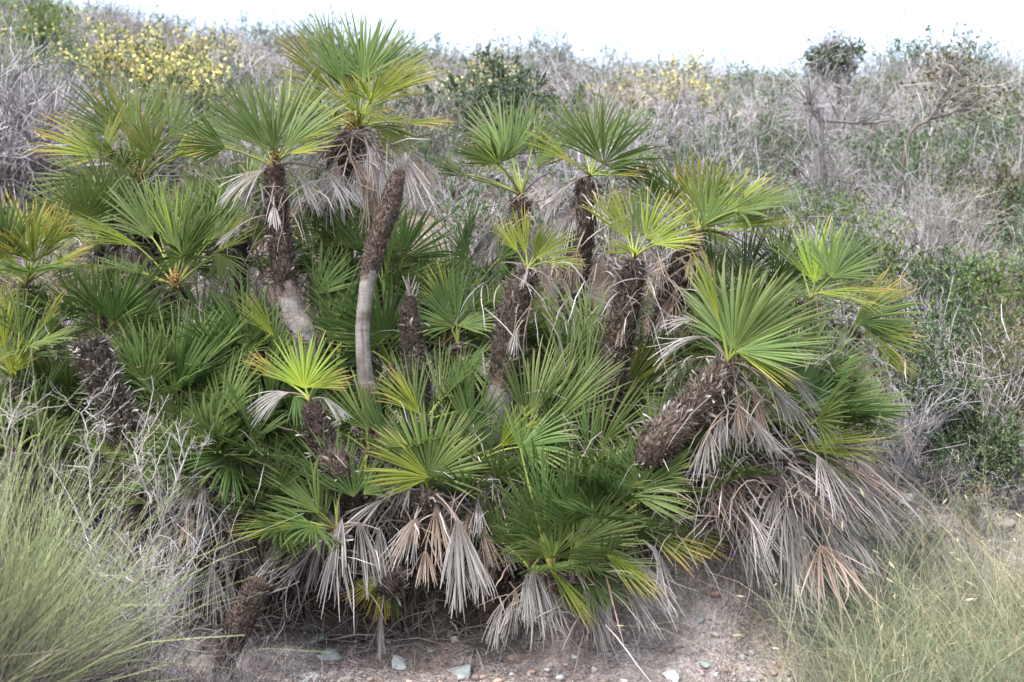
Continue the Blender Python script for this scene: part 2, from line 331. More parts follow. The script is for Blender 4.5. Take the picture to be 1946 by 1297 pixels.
LIVE = {'g': .16, 'k': .2, 'b': .14, 'y': .15, 'Y': .1, 'o': .2}
def frond(root, C0, H, A, Nn, R, spread, typ, stalk=True):
    """one frond: the blade is a part of the palm, its stalk a sub-part"""
    rl = np.array(root.location); dead = typ in 'dwn'
    if dead:
        down = -nrm(A)[2]
        a = fan(A, Nn, R, spread, int(U(20, 28)), U(.3, 2.0), U(.6, .98), .6, U(0, .25), U(.05, .10) if typ == 'w' else U(.08, .2), .44, miss=.1, gpow=U(.5, 1.2), ragged=.25)
    else:
        a = fan(A, Nn, R, spread, int(np.clip(spread * 12, 17, 46)), LIVE[typ] * U(.5, 2.0), 1, U(.3, .55), U(.04, .22), .05, U(.3, .42), miss=.02)
    o = link('dead_frond' if dead else 'frond', mesh('frond', a, [typ]), root, tuple(np.asarray(H) - rl))
    if stalk:
        S = np.asarray(C0) - np.asarray(H); L = np.linalg.norm(S)
        if L > .03:
            tt = np.linspace(0, 1, 7)[:, None]
            mid = S * .5 + (np.array([0, 0, .12]) * L if not dead else np.array([0, 0, .22]) * L) + rng.normal(0, .03, 3) * L
            E = nrm(A) * .02
            c = (1 - tt) ** 2 * S + 2 * tt * (1 - tt) * mid + tt ** 2 * E
            b = Acc(); r = np.linspace(.0085, .0045, 7) * (.8 if dead else 1)
            b.tubes(c[None], r[None], 5); link('stalk', mesh('stalk', b, ['dstalk' if dead else 'stalk'], True), o)
    return o

def spline(pts, n):
    pts = np.asarray(pts, float)
    if len(pts) == 2: pts = np.stack([pts[0], (pts[0] + pts[1]) / 2, pts[1]])
    q = np.concatenate([[2 * pts[0] - pts[1]], pts, [2 * pts[-1] - pts[-2]]]); m = len(pts) - 1
    out = []
    for s in np.linspace(0, m - 1e-6, n):
        i = int(s); t = s - i; a, b, c, d = q[i:i + 4]
        out.append(.5 * ((2 * b) + (-a + c) * t + (2 * a - 5 * b + 4 * c - d) * t * t + (-a + 3 * b - 3 * c + d) * t ** 3))
    return np.array(out)

def trunk_mesh(pts, smooth=None, dens=1.0, stubs=0.0, shag=1.0, tip=False):
    """pts: x,y,z,radius from the top down; smooth=(s0,s1): the stretch of the length that is bare ringed wood"""
    pts = np.array(pts, float); pts[:, 3] *= .9
    L = np.linalg.norm(np.diff(pts[:, :3], axis=0), axis=1).sum()
    n = max(8, int(L / .018)); m = 22
    sp = spline(pts, n); C = sp[:, :3]; R = np.maximum(sp[:, 3], .004)
    T = nrm(np.gradient(C, axis=0)); X = nrm(np.cross(T, [0.2, 1, 0.1])); Y = np.cross(T, X)
    s = np.linspace(0, 1, n); az = np.arange(m + 1) / m * 2 * np.pi
    SS, AA = np.meshgrid(s, az, indexing='ij')
    sd_ = int(U(0, 900))
    def roughness(q, a_):
        if not smooth: return np.ones(np.shape(q))
        q = q + .22 * fbm(np.cos(a_) * 1.6 + 5, np.sin(a_) * 1.6 + q * 9, sd_, 3)
        return np.clip(np.minimum(abs(q - smooth[0]), abs(q - smooth[1])) * 14, 0, 1) * ((q < smooth[0]) | (q > smooth[1]))
    rough = roughness(SS, AA)
    rr = R[:, None] * (1 + (.03 + .10 * rough) * 2 * fbm(np.cos(AA) * 2.3 + 9, SS * L * 18 + np.sin(AA) * 2.3, int(U(0, 900)), 3))
    rr *= (1 - .20 * rough)
    if smooth: rr *= 1 + .10 * fbm(np.cos(AA) * .8, SS * L * 60 + np.sin(AA) * .8, 8, 3) * (1 - rough)
    V = C[:, None] + rr[..., None] * (X[:, None] * np.cos(AA)[..., None] + Y[:, None] * np.sin(AA)[..., None])
    idx = np.arange(n * (m + 1)).reshape(n, m + 1)
    Q = np.stack([idx[:-1, :-1], idx[:-1, 1:], idx[1:, 1:], idx[1:, :-1]], -1)
    UV = np.stack([SS * L, AA / 6.283 * R.mean() * 6], -1)
    a = Acc()
    sm = (rough[:-1, :-1] < .15)
    if (~sm).any(): a.add(V, Q[~sm], UV, 0)
    if sm.any(): a.add(V, Q[sm], UV, 1)
    # cap of the top end
    cc = C[0] - T[0] * R[0] * .25; capV = np.concatenate([V[0, :m], [cc]]); j = np.arange(m)
    a.add(capV, np.stack([j, (j + 1) % m, np.full(m, m), np.full(m, m)], 1)[:, [0, 1, 2, 2]] if False else np.stack([j[::2], (j[::2] + 1) % m, (j[::2] + 2) % m, np.full(len(j[::2]), m)], 1), np.zeros((m + 1, 2)), 0)
    def at(ss, aa, off=0):
        i = np.clip((ss * (n - 1)).astype(int), 0, n - 1)
        o = X[i] * np.cos(aa)[:, None] + Y[i] * np.sin(aa)[:, None]
        return C[i] + o * (R[i] * (.82 + off))[:, None], o, -T[i], R[i], roughness(ss, aa)
    circ = 2 * np.pi * R.mean()
    rows = int(L / .014 * dens); per = max(7, int(circ / .021)); N_ = rows * per
    ri, ci = np.divmod(np.arange(N_), per)
    ss = np.clip((ri + rng.random(N_) * .8) / rows, 0, 1); aa = (ci + (ri % 2) * .5 + U(-.25, .25, N_)) / per * 2 * np.pi + ri * .13
    p, o, up, r_, rg = at(ss, aa); k_ = rg > rng.random(N_) * .95
    p, o, up, r_ = p[k_], o[k_], up[k_], r_[k_]; N_ = len(p)
    if N_:
        ln = U(.016, .042, N_) * shag * np.clip(r_ / .07, .5, 1.1); sd = np.cross(up, o)
        lean = U(.15, .75, N_)[:, None]; jit = rng.normal(0, .22, (N_, 3))
        d1 = nrm(up + o * lean + jit); d2 = nrm(up * .8 + o * (lean + .5) + jit * 2)
        Cc = np.stack([p - up * .006, p + d1 * ln[:, None] * .55, p + d1 * ln[:, None] * .55 + d2 * ln[:, None] * .5], 1)
        W = np.stack([U(.005, .009, N_), U(.0035, .007, N_), U(.0006, .002, N_)], 1)
        a.ribbons(Cc, W, nrm(sd + rng.normal(0, .3, (N_, 3)))[:, None], rng.random(N_) ** 1.3, 2)
        # hair
        H = int(N_ * 1.1); q = rng.integers(0, N_, H); st = p[q] + rng.normal(0, .006, (H, 3))
        dd = nrm(up[q] * U(-.3, 1, H)[:, None] + o[q] * U(.2, .9, H)[:, None] + rng.normal(0, .6, (H, 3))); l = U(.015, .045, H)[:, None] * shag
        Cc = np.stack([st, st + dd * l * .5, st + nrm(dd + rng.normal(0, .4, (H, 3))) * l], 1)
        a.ribbons(Cc, np.tile([.0011, .0009, .0004], (H, 1)), nrm(np.cross(dd, o[q]))[:, None], None, 2)
        B = int(N_ * stubs)
        if B:
            q = rng.integers(0, N_, B); ll = U(.03, .075, B)[:, None]
            d1 = nrm(o[q] + up[q] * U(.2, .9, B)[:, None] + rng.normal(0, .2, (B, 3))); d2 = nrm(d1 + rng.normal(0, .35, (B, 3)) + np.array([0, 0, -.2]))
            Cc = np.stack([p[q], p[q] + d1 * ll * .5, p[q] + d1 * ll * .5 + d2 * ll * .5], 1)
            a.ribbons(Cc, np.stack([U(.007, .011, B), U(.004, .008, B), U(.002, .005, B)], 1), nrm(np.cross(d1, o[q]) + rng.normal(0, .2, (B, 3)))[:, None], None, 3)
    if tip:
        q = 14; dd = nrm(-T[0] + rng.normal(0, .16, (q, 3))); l = U(.06, .13, q)[:, None]; st = C[0] + rng.normal(0, R[0] * .4, (q, 3))
        a.ribbons(np.stack([st, st + dd * l * .5, st + nrm(dd + rng.normal(0, .12, (q, 3))) * l], 1), np.tile([.006, .004, .001], (q, 1)), nrm(np.cross(dd, [0, 1, .1]))[:, None], None, 3)
    return a

def berries(root, loc, n=60, r=.05):
    a = Acc(); rl = np.array(root.location)
    t = np.linspace(0, 1, 4)
    pts = rng.normal(0, 1, (n, 3)) * np.array([r * .6, r * .6, r]) + loc - rl
    prof = np.array([.3, 1, .9, .25]) * .0075
    C = pts[:, None] + np.array([0, 0, 1.])[None, None] * (np.array([-1, -.4, .4, 1]) * .0075)[None, :, None]
    a.tubes(C, np.tile(prof, (n, 1)), 5)
    m = n // 3; st = loc - rl + rng.normal(0, r * .3, (m, 3)); e = loc - rl + rng.normal(0, r, (m, 3)) + np.array([0, 0, .02])
    a.tubes(np.stack([st, (st + e) / 2, e], 1), np.full((m, 3), .0016), 3)
    link('flower_cluster', mesh('flower_cluster', a, ['flower'], True), root)

CLEAR = [(521, 330, 575, 670, 38, 7.9), (755, 330, 700, 790, 34, 7.65), (778, 550, 790, 735, 42, 7.8), (1000, 520, 948, 780, 46, 7.65), (1205, 505, 1140, 790, 50, 7.6),
         (1380, 700, 1265, 835, 62, 7.1), (590, 770, 645, 885, 40, 7.15), (172, 655, 215, 765, 48, 7.35), (1117, 350, 1088, 560, 38, 8.4), (1306, 460, 1270, 590, 32, 8.2), (668, 265, 645, 350, 36, 8.5)]
def hides_trunk(H, A, Nn, R, spread):
    """would a frond put at random here cover one of the bare trunks the photograph shows?"""
    X = np.cross(A, nrm(Nn - np.dot(Nn, A) * A))
    for a in (-.42, -.2, 0, .2, .42):
        d = A * math.cos(a * spread) + X * math.sin(a * spread)
        for t in (.05, .35, .6, .85):
            q = H + d * R * t; px, py = 973 + q[0] / q[1] * F, 648.5 - (q[2] - EYE) / q[1] * F
            for x0, y0, x1, y1, hw, Yt in CLEAR:
                if q[1] > Yt: continue
                f = min(1, max(0, ((px - x0) * (x1 - x0) + (py - y0) * (y1 - y0)) / ((x1 - x0) ** 2 + (y1 - y0) ** 2)))
                if math.hypot(px - x0 - f * (x1 - x0), py - y0 - f * (y1 - y0)) < hw: return True
    return False
TOCAM = np.array([0, -1., 0])
def key_frond(root, C0, Y, f):
    hx, hy, ang, rad, spread, fc, typ = f[:7]; dy = f[7] if len(f) > 7 else U(-.1, .12)
    H = P(hx, hy, Y + dy)
    dep = f[8] if len(f) > 8 else ((-.65 + .85 * fc) if typ not in 'dwn' else U(-.3, .3))
    a = math.radians(ang); A = nrm([math.cos(a), dep, math.sin(a)])
    V = np.array([0, -fc, max(0., 1 - fc)]) + rng.normal(0, .13, 3)
    R = rad * (Y + dy) / F * math.sqrt(1 + dep * dep * .7)
    return frond(root, C0, H, A, V, R, math.radians(spread), typ)

def rand_crown(root, C0, T, n, R, typs, el=(10, 85), Ls=(.12, .34), az=(0, 360), spread=(110, 200)):
    g0 = U(0, 360)
    for i in range(n):
        ph = math.radians(az[0] + ((g0 + i * 137.5) % 360) / 360 * (az[1] - az[0]))
        e = math.radians(el[1] + (el[0] - el[1]) * ((i + U(0, .8)) / n) + U(-6, 6))
        d = nrm(np.array([math.cos(ph) * math.cos(e), math.sin(ph) * math.cos(e), math.sin(e)]) + .35 * (np.asarray(T) - [0, 0, 1]))
        L = U(*Ls); H = C0 + d * L
        A = nrm(d + rng.normal(0, .24, 3)); up = np.array([0, 0, 1.])
        Nn = up - np.dot(up, A) * A + rng.normal(0, .42, 3)
        if abs(A[2]) > .93: Nn = Nn - np.array([d[0], d[1], 0])
        Rr, sp = R * U(.8, 1.12), math.radians(U(*spread))
        if hides_trunk(H, A, Nn, Rr, sp): continue
        frond(root, C0, H, A, Nn, Rr, sp, typs[rng.integers(len(typs))])
def skirt(root, C0, n, R, az=(150, 390), typs='ddn', zoff=(.02, .28), Ls=(.08, .3), droop=(-80, -25)):
    for i in range(n):
        ph = math.radians(U(*az)); e = math.radians(U(*droop)); st = C0 - np.array([0, 0, U(*zoff)])
        h = np.array([math.cos(ph), math.sin(ph), 0]); L = U(*Ls)
        H = st + h * L * .8 - np.array([0, 0, L * U(-.1, .7)])
        A = nrm(h * math.cos(e) + np.array([0, 0, math.sin(e)])); Nn = h + np.array([0, 0, .5]) + rng.normal(0, .3, 3)
        Rr, sp = R * U(.65, 1.0), math.radians(U(30, 95))
        if root['group'] != GROUP and hides_trunk(H, A, Nn, Rr, sp): continue
        low = 648.5 - (H[2] + A[2] * Rr - EYE) / H[1] * F
        if low > (1130 if H[0] < .75 else 1060) + U(-50, 40) and H[0] < 1.35: continue
        frond(root, st, H, A, Nn, Rr, sp, typs[rng.integers(len(typs))])

def branch_lines(n, k, start, dirs, length, bend, gravity=0.):
    t = np.linspace(0, 1, k); b = rng.normal(0, bend, (n, 3))
    d = nrm(dirs[:, None] + b[:, None] * t[None, :, None] * 2 + rng.normal(0, bend * .6, (n, k, 3)) + np.array([0, 0, -1.]) * gravity * (t ** 1.5)[None, :, None])
    step = length[:, None] / (k - 1) * (t > 0)[None]
    return start[:, None] + np.cumsum(d * step[..., None], 1)
def perp(d):
    return nrm(np.cross(d, rng.normal(0, 1, d.shape)))
def thatch(root, C0, n, sx=.14, L=(.12, .42), dv=None):
    a = Acc(); rl = np.array(root.location)
    st = C0 - rl + rng.normal(0, 1, (n, 3)) * [sx, sx * .8, sx * .6] - [0, 0, .02]
    ph = U(0, 6.28, n); d = nrm(np.stack([np.cos(ph), np.sin(ph), rng.normal(-.35, .7, n)], 1))
    if dv is not None: d = nrm(np.asarray(dv) + rng.normal(0, .22, (n, 3)))
    C = branch_lines(n, 6, st, d, U(*L, n), .16 if dv is None else .05, U(.4, 1.6) if dv is None else .5); a.ribbons(C, np.array([[.8, 1, 1, .9, .6, .15]]) * U(.0018, .0046, n)[:, None], perp(d)[:, None])
    a.MI[-1] = rng.choice(3, n, p=[.55, .33, .12]).repeat(5).astype(np.int32)
    tag(link('dead_leaf_strips', mesh('dead_leaf_strips', a, ['d', 'n', 'w']), root), None, None, None, 'stuff')
GROUP = 'stems of the fan palm clump'
def palm(label, crown, Y, trunk, fr=(), nr=0, R=.4, typs='gb', el=(10, 85), Ls=(.12, .34), az=(0, 360), sk=0, skR=.35, skaz=(150, 390), sktyp='ddn', skoff=(.02, .28),
         smooth=None, stubs=.05, shag=1., tip=False, flower=None, baseY=None, name='fan_palm', cat='palm', droop=(-80, -25), dens=1., spread=(110, 200), skL=(.08, .3)):
    pts = [list(P(x, y, Y)) + [w / 2 * Y / F] for x, y, w in trunk]
    pts_t = np.array(pts); last = pts_t[-1]; by = baseY or Y + .1
    gx = last[0] + (pts_t[-1][0] - pts_t[-2][0]) * .5 if len(pts) > 1 else last[0]; g = float(gz(gx, by))
    if last[2] > g + .05: pts.append([gx, by, g - .08, last[3] * (1.05 if by - Y < .3 else .72)])
    pts = np.array(pts); base = np.array([pts[-1][0], pts[-1][1], max(g, 0) if last[2] > g else last[2]])
    root = thing(name, label, cat, base, GROUP)
    q = pts.copy(); q[:, :3] -= base
    L = np.linalg.norm(np.diff(q[:, :3], axis=0), axis=1).sum()
    if smooth: # given in photo rows
        ys = [p[1] for p in trunk]; s0 = smooth
        lens = np.concatenate([[0], np.cumsum(np.linalg.norm(np.diff(q[:, :3], axis=0), axis=1))])
        k = np.linspace(0, 1, len(q)); f0 = [float(np.interp(v, ys, k[:len(ys)])) for v in smooth]; smooth = f0
    link('trunk', mesh('trunk', trunk_mesh(q, smooth, dens, stubs, shag, tip), ['core', 'smooth', 'fibre', 'stub']), root)
    C0 = P(crown[0], crown[1], Y) if crown else pts[0][:3]
    T = nrm(pts[0][:3] - pts[min(1, len(pts) - 1)][:3]) if len(pts) > 1 else np.array([0, 0, 1.])
    for f in fr: key_frond(root, C0, Y, f)
    if nr: rand_crown(root, C0, T, nr, R, typs, el, Ls, az, spread)
    if sk: skirt(root, pts[0][:3], sk, skR, skaz, sktyp, skoff, skL, droop)
    if sk: thatch(root, pts[0][:3] - np.array([0, 0, .08]), (50 + 10 * sk) if pts[0][2] > .95 else 25)
    if flower: berries(root, P(flower[0], flower[1], Y - .06), 70, flower[2] * Y / F)
    return root

# ------------------------------------------------------------------ the palm clump
# frond tuples: hub x, hub y, direction, length, spread, facing, kind, depth offset
palm('palm with slender trunk, rough above and smooth below, under a wide pale green crown', (521, 318), 7.9,
     [(521, 322, 44), (523, 370, 50), (528, 430, 58), (540, 510, 60), (546, 545, 50), (560, 600, 50), (582, 680, 52)],
     [(520, 285, 84, 152, 130, .95, 'b', .05), (512, 290, 128, 175, 42, .7, 'k', .02), (470, 285, 152, 115, 55, .75, 'b', .1),
      (520, 288, 95, 100, 150, .45, 'g', -.12), (540, 285, 48, 165, 60, .8, 'b', .0), (560, 272, 22, 130, 60, .5, 'y', .0),
      (548, 292, 8, 120, 80, .3, 'y', -.1), (500, 280, 110, 150, 90, .7, 'b', .2), (540, 270, 70, 150, 80, .8, 'b', .2),
      (500, 325, 192, 120, 40, .4, 'd', -.05), (560, 325, -14, 100, 50, .4, 'd', -.05), (615, 325, -22, 110, 50, .4, 'd', .05), (490, 330, 232, 90, 40, .6, 'd', 0),],
     2, .38, 'gy', (5, 30), sk=3, skR=.25, smooth=(555, 1000), shag=.7, flower=(521, 300, 7), droop=(-70, -10))
palm('tallest palm of the clump, its crown against the sky and a grey skirt below', (680, 245), 8.5,
     [(668, 262, 62), (655, 300, 74), (645, 350, 72), (640, 480, 62), (640, 640, 60)],
     [(690, 150, 100, 140, 120, .85, 'b', .1), (690, 150, 62, 130, 90, .85, 'g', .05), (632, 120, 118, 118, 60, .8, 'b', .15), (612, 145, 132, 125, 34, .6, 'o', .0), (650, 160, 108, 120, 60, .7, 'g', 0),
      (720, 150, 42, 130, 60, .8, 'b', .1), (705, 185, 22, 160, 34, .5, 'y', 0), (684, 215, 22, 90, 100, .45, 'o', -.15), (684, 215, 120, 80, 60, .5, 'o', -.15),
      (762, 236, 4, 112, 46, .35, 'o', -.05), (712, 238, -32, 100, 70, .7, 'o', -.1), (650, 190, 148, 145, 60, .5, 'o', .05), (640, 212, 165, 110, 60, .4, 'y', -.05), (700, 200, 35, 150, 50, .5, 'y', 0),
      (665, 180, 90, 130, 100, .6, 'g', .2), (610, 215, 120, 90, 60, .6, 'b', .1),
      (740, 278, -38, 135, 60, .5, 'd', -.1), (760, 290, -55, 140, 50, .6, 'd', -.12), (790, 300, -60, 110, 50, .6, 'n', -.05), (745, 268, -28, 120, 40, .4, 'd', 0), (700, 280, -70, 100, 50, .6, 'd', -.15),
      (620, 280, 205, 100, 50, .5, 'd', -.1), (640, 300, 230, 100, 50, .5, 'd', -.15), (660, 300, -30, 120, 34, .5, 'n', -.2), (600, 275, 185, 80, 50, .4, 'd', 0), (720, 300, -50, 150, 50, .6, 'd', -.1)],
     3, .4, 'oy', (0, 40), sk=22, skR=.40, skaz=(180, 420), skL=(.12, .42), sktyp='ddn', flower=(668, 228, 12), droop=(-70, -30))
palm('tall bare pole of a dead palm, fibrous head and grey polished stem', None, 7.65,
     [(760, 325, 22), (752, 350, 40), (738, 400, 50), (718, 455, 50), (706, 500, 44), (702, 520, 36), (694, 570, 31), (689, 640, 31), (695, 720, 34), (706, 800, 42)],
     [], smooth=(520, 760), tip=True, shag=.55, stubs=.0, dens=1.4)
palm('short cone shaped dead trunk with a pale tuft on its tip', None, 7.8,
     [(778, 565, 20), (778, 600, 40), (783, 650, 50), (788, 700, 56), (794, 750, 60)], [], tip=True, shag=.7, dens=1.3, stubs=.03)
palm('palm with thick leaning brown trunk under a small yellow crown', (1002, 512), 7.65,
     [(1004, 517, 44), (985, 560, 62), (968, 630, 70), (957, 700, 64), (945, 780, 60), (935, 850, 66)],
     [(985, 480, 122, 78, 42, .85, 'y', 0), (1000, 485, 97, 98, 36, .9, 'y', .05), (1012, 492, 62, 85, 60, .85, 'y', 0), (1018, 492, 28, 95, 52, .75, 'y', -.05), (1036, 498, 2, 82, 40, .6, 'y', -.05),
      (1005, 512, 225, 40, 25, .6, 'w', -.1), (1030, 510, -70, 60, 30, .6, 'n', 0)], sk=2, skR=.2, skaz=(0, 360), smooth=(745, 900), stubs=.06)
palm('palm with straight shaggy trunk under a fresh yellow green crown, centre right', (1205, 492), 7.6,
     [(1206, 500, 36), (1200, 530, 50), (1190, 580, 62), (1172, 660, 72), (1152, 740, 80), (1132, 810, 84)],
     [(1195, 455, 124, 122, 44, .85, 'y', .05), (1200, 450, 102, 108, 40, .85, 'y', .1), (1226, 455, 52, 118, 90, .85, 'y', 0), (1235, 462, 22, 105, 60, .7, 'y', -.05), (1215, 450, 78, 115, 60, .8, 'b', .1),
      (1245, 465, 8, 92, 60, .4, 'y', -.1), (1210, 480, 165, 75, 50, .35, 'y', -.1)], sk=2, skR=.22, stubs=.09)
palm('stout palm leaning right on a shaggy trunk, largest fan of the clump over it', (1384, 690), 7.1,
     [(1382, 702, 62), (1350, 740, 78), (1300, 792, 84), (1235, 862, 84)],
     [(1393, 664, 97, 185, 90, .9, 'b', 0), (1396, 664, 40, 200, 90, .75, 'g', -.05), (1366, 610, 104, 152, 24, .85, 'y', -.05), (1398, 668, 5, 185, 60, .5, 'g', -.1), (1392, 664, 130, 125, 60, .8, 'b', .08),
      (1400, 668, -25, 140, 50, .45, 'y', -.1), (1394, 662, 70, 190, 70, .9, 'g', .05), (1410, 662, 22, 190, 60, .6, 'g', .0),
      (1440, 715, -32, 120, 30, .5, 'd', -.1), (1470, 730, -45, 110, 36, .6, 'd', 0), (1430, 740, -65, 120, 36, .6, 'n', -.05), (1405, 770, -85, 110, 44, .7, 'd', -.05), (1375, 790, -95, 110, 60, .7, 'n', .1),
      (1500, 760, -50, 110, 36, .6, 'd', .05), (1340, 640, 175, 120, 20, .6, 'd', .05), (1330, 680, 190, 100, 26, .5, 'd', .1), (1470, 700, -8, 150, 20, .4, 'd', .1), (1320, 610, 160, 70, 40, .6, 'd', .2)],
     0, sk=7, skR=.32, skaz=(230, 430), stubs=.09, shag=1.0, baseY=7.65)
palm('small front palm on a short dark stump with a bright fan, left of centre', (589, 762), 7.15,
     [(591, 772, 40), (604, 810, 56), (626, 860, 62), (655, 910, 64)],
     [(578, 738, 82, 115, 150, .92, 'Y', 0), (545, 728, 143, 98, 26, .85, 'o', 0), (548, 747, 178, 105, 44, .7, 'w', -.02), (592, 738, 25, 88, 44, .7, 'y', -.05), (560, 748, -70, 75, 60, .6, 'k', .0), (578, 740, 100, 90, 90, .6, 'Y', .1),
      (612, 755, -20, 70, 40, .5, 'w', .02), (600, 770, -60, 90, 50, .5, 'w', .1)], stubs=.05, smooth=None, baseY=7.95)
palm('far left palm behind the clump, wide olive crown over orange flowers', (262, 345), 9.0,
     [(270, 375, 60), (285, 470, 60), (300, 560, 60)],
     [(195, 300, 168, 147, 90, .4, 'o', -.1), (195, 300, 60, 112, 110, .4, 'o', -.1), (262, 262, 100, 129, 110, .85, 'g', .1), (225, 262, 132, 147, 70, .8, 'g', .05), (322, 262, 48, 118, 90, .8, 'g', .05), (322, 300, 12, 141, 60, .4, 'o', -.05),
      (180, 342, 178, 127, 110, .7, 'g', -.05), (300, 245, 72, 108, 80, .8, 'b', .15), (240, 250, 112, 118, 80, .7, 'o', .1), (352, 270, 32, 118, 60, .7, 'g', .1), (268, 330, 90, 106, 40, .9, 'g', .05), (330, 300, 50, 70, 60, .4, 'o', -.1),
      (200, 290, 150, 153, 70, .6, 'o', .05), (290, 300, 110, 94, 140, .3, 'o', -.1)],
     4, .4, 'ogg', (5, 60), flower=(262, 338, 12), sk=6, skR=.3, droop=(-60, -10))
palm('mid left palm with pale green crown over brown flowers and a dark shaggy stem', (334, 545), 8.1,
     [(334, 552, 60), (332, 600, 74), (330, 660, 74)],
     [(335, 490, 92, 160, 60, .8, 'b', .05), (290, 455, 118, 135, 80, .8, 'b', .1), (390, 460, 62, 130, 80, .8, 'g', .1), (402, 455, 35, 115, 80, .7, 'g', .05), (226, 510, 176, 160, 26, .4, 'o', -.1), (266, 470, 158, 150, 36, .5, 'y', -.02),
      (412, 482, -58, 85, 100, .75, 'b', 0), (412, 480, 45, 100, 50, .7, 'y', 0), (342, 492, 62, 120, 150, .5, 'g', -.08), (335, 480, 100, 150, 50, .9, 'Y', 0), (300, 440, 95, 110, 80, .8, 'b', .2), (370, 440, 78, 110, 80, .8, 'g', .2),
      (386, 540, -5, 80, 60, .5, 'd', -.1), (290, 550, 222, 130, 24, .4, 'd', -.05), (180, 520, 200, 110, 30, .4, 'o', 0), (165, 560, 80, 60, 40, .8, 'w', 0), (365, 560, -50, 100, 40, .5, 'w', -.1), (310, 560, -110, 90, 30, .5, 'd', -.1)],
     4, .42, 'gb', (5, 45), flower=(332, 535, 9), sk=6, skR=.34, skaz=(180, 400))
palm('palm at the left edge with golden tipped upright fans', (50, 540), 8.0, [(50, 548, 60), (52, 640, 60)],
     [(52, 490, 95, 115, 110, .7, 'o', 0), (15, 500, 130, 110, 80, .6, 'o', 0), (88, 480, 62, 110, 70, .6, 'o', 0), (95, 505, 22, 95, 60, .5, 'o', -.1), (-10, 460, 80, 100, 90, .7, 'g', .1), (60, 520, 170, 90, 60, .4, 'k', -.1)],
     7, .4, 'og', (10, 70), sk=5, skR=.3, droop=(-60, -10))
palm('lower palm at the left edge with yellow green fans over the pale bush', (28, 720), 7.5, [(30, 730, 50), (30, 800, 50)],
     [(38, 640, 98, 105, 80, .7, 'g', 0), (8, 660, 112, 125, 90, .7, 'y', 0), (72, 632, 60, 100, 26, .5, 'o', -.05), (20, 710, 70, 90, 90, .6, 'y', -.1), (95, 640, 75, 70, 40, .6, 'g', 0), (-5, 600, 60, 90, 60, .6, 'y', .1)],
     6, .38, 'ygk', (10, 60), sk=3, skR=.3)
palm('leaning headless dead trunk with frayed grey top among the left fans', None, 7.35,
     [(172, 655, 60), (182, 690, 74), (205, 745, 70), (225, 800, 62), (240, 850, 62)], [], stubs=.25, shag=1.1, dens=1.1)
palm('back palm left of the taller pair, with blue green fans above dead stalks', (990, 372), 8.8, [(990, 385, 42), (985, 430, 44), (978, 520, 48), (975, 620, 50)],
     [(960, 300, 112, 135, 70, .85, 'b', .05), (970, 300, 75, 130, 60, .85, 'g', .08), (880, 335, 148, 60, 70, .5, 'g', 0), (900, 342, 155, 110, 50, .4, 'k', -.05), (1022, 320, 60, 125, 90, .7, 'k', .1), (1000, 320, 30, 120, 70, .4, 'k', -.05), (1010, 290, 88, 95, 60, .8, 'b', .1),
      (960, 330, 140, 100, 60, .6, 'y', 0), (1060, 328, 186, 85, 20, .5, 'n', -.15), (1000, 390, 195, 110, 40, .5, 'd', 0), (980, 400, -100, 130, 50, .5, 'd', -.05), (950, 400, 215, 90, 40, .5, 'd', 0), (940, 430, 240, 110, 40, .5, 'd', 0), (1030, 400, -50, 110, 50, .5, 'd', 0)],
     2, .4, 'gk', (10, 60), sk=8, skR=.38, skaz=(150, 390), sktyp='d')
palm('back palm with rough dark trunk and stiff upright crown, right of the paler one', (1122, 335), 8.4,
     [(1118, 350, 46), (1110, 410, 60), (1098, 490, 62), (1085, 580, 58), (1075, 660, 56)],
     [(1130, 292, 92, 130, 80, .9, 'b', .05), (1140, 290, 46, 140, 36, .8, 'g', 0), (1148, 328, 30, 120, 70, .4, 'k', -.1), (1090, 312, 142, 115, 44, .5, 'y', -.05), (1112, 290, 120, 125, 60, .75, 'g', .1), (1150, 335, 8, 105, 60, .3, 'o', -.12),
      (1130, 290, 70, 130, 60, .85, 'g', .1), (1120, 330, 150, 80, 60, .3, 'o', -.1), (1085, 352, 190, 85, 40, .5, 'd', -.05), (1070, 365, 222, 80, 40, .5, 'd', -.1), (1095, 390, -110, 100, 50, .6, 'd', -.05), (1080, 350, 165, 60, 40, .4, 'd', 0)],
     2, .4, 'go', (0, 30), sk=5, skR=.3, skaz=(150, 330), stubs=.08)
palm('back right palm with broad bushy crown reaching right over a dark trunk', (1325, 440), 8.2,
     [(1308, 462, 46), (1288, 520, 58), (1264, 600, 56), (1250, 680, 56)],
     [(1330, 400, 88, 115, 110, .75, 'o', .1), (1300, 380, 118, 110, 80, .7, 'g', .1), (1372, 412, 38, 135, 70, .7, 'y', 0), (1362, 438, 12, 150, 56, .4, 'y', -.1), (1340, 430, 60, 130, 100, .5, 'g', -.05), (1255, 395, 122, 110, 70, .7, 'g', .1), (1350, 400, 62, 120, 80, .8, 'g', .1), (1320, 420, 140, 80, 60, .5, 'o', 0),
      (1380, 425, 22, 130, 60, .5, 'g', -.05), (1360, 460, -15, 110, 36, .4, 'd', 0), (1420, 470, 5, 90, 30, .4, 'd', 0), (1330, 480, -60, 110, 40, .6, 'd', 0), (1420, 480, -30, 110, 40, .5, 'd', .05), (1350, 500, -40, 140, 40, .5, 'd', 0), (1290, 490, 220, 80, 40, .5, 'd', .05)],
     3, .4, 'gy', (0, 50), sk=8, skR=.36, skaz=(200, 400), stubs=.12)
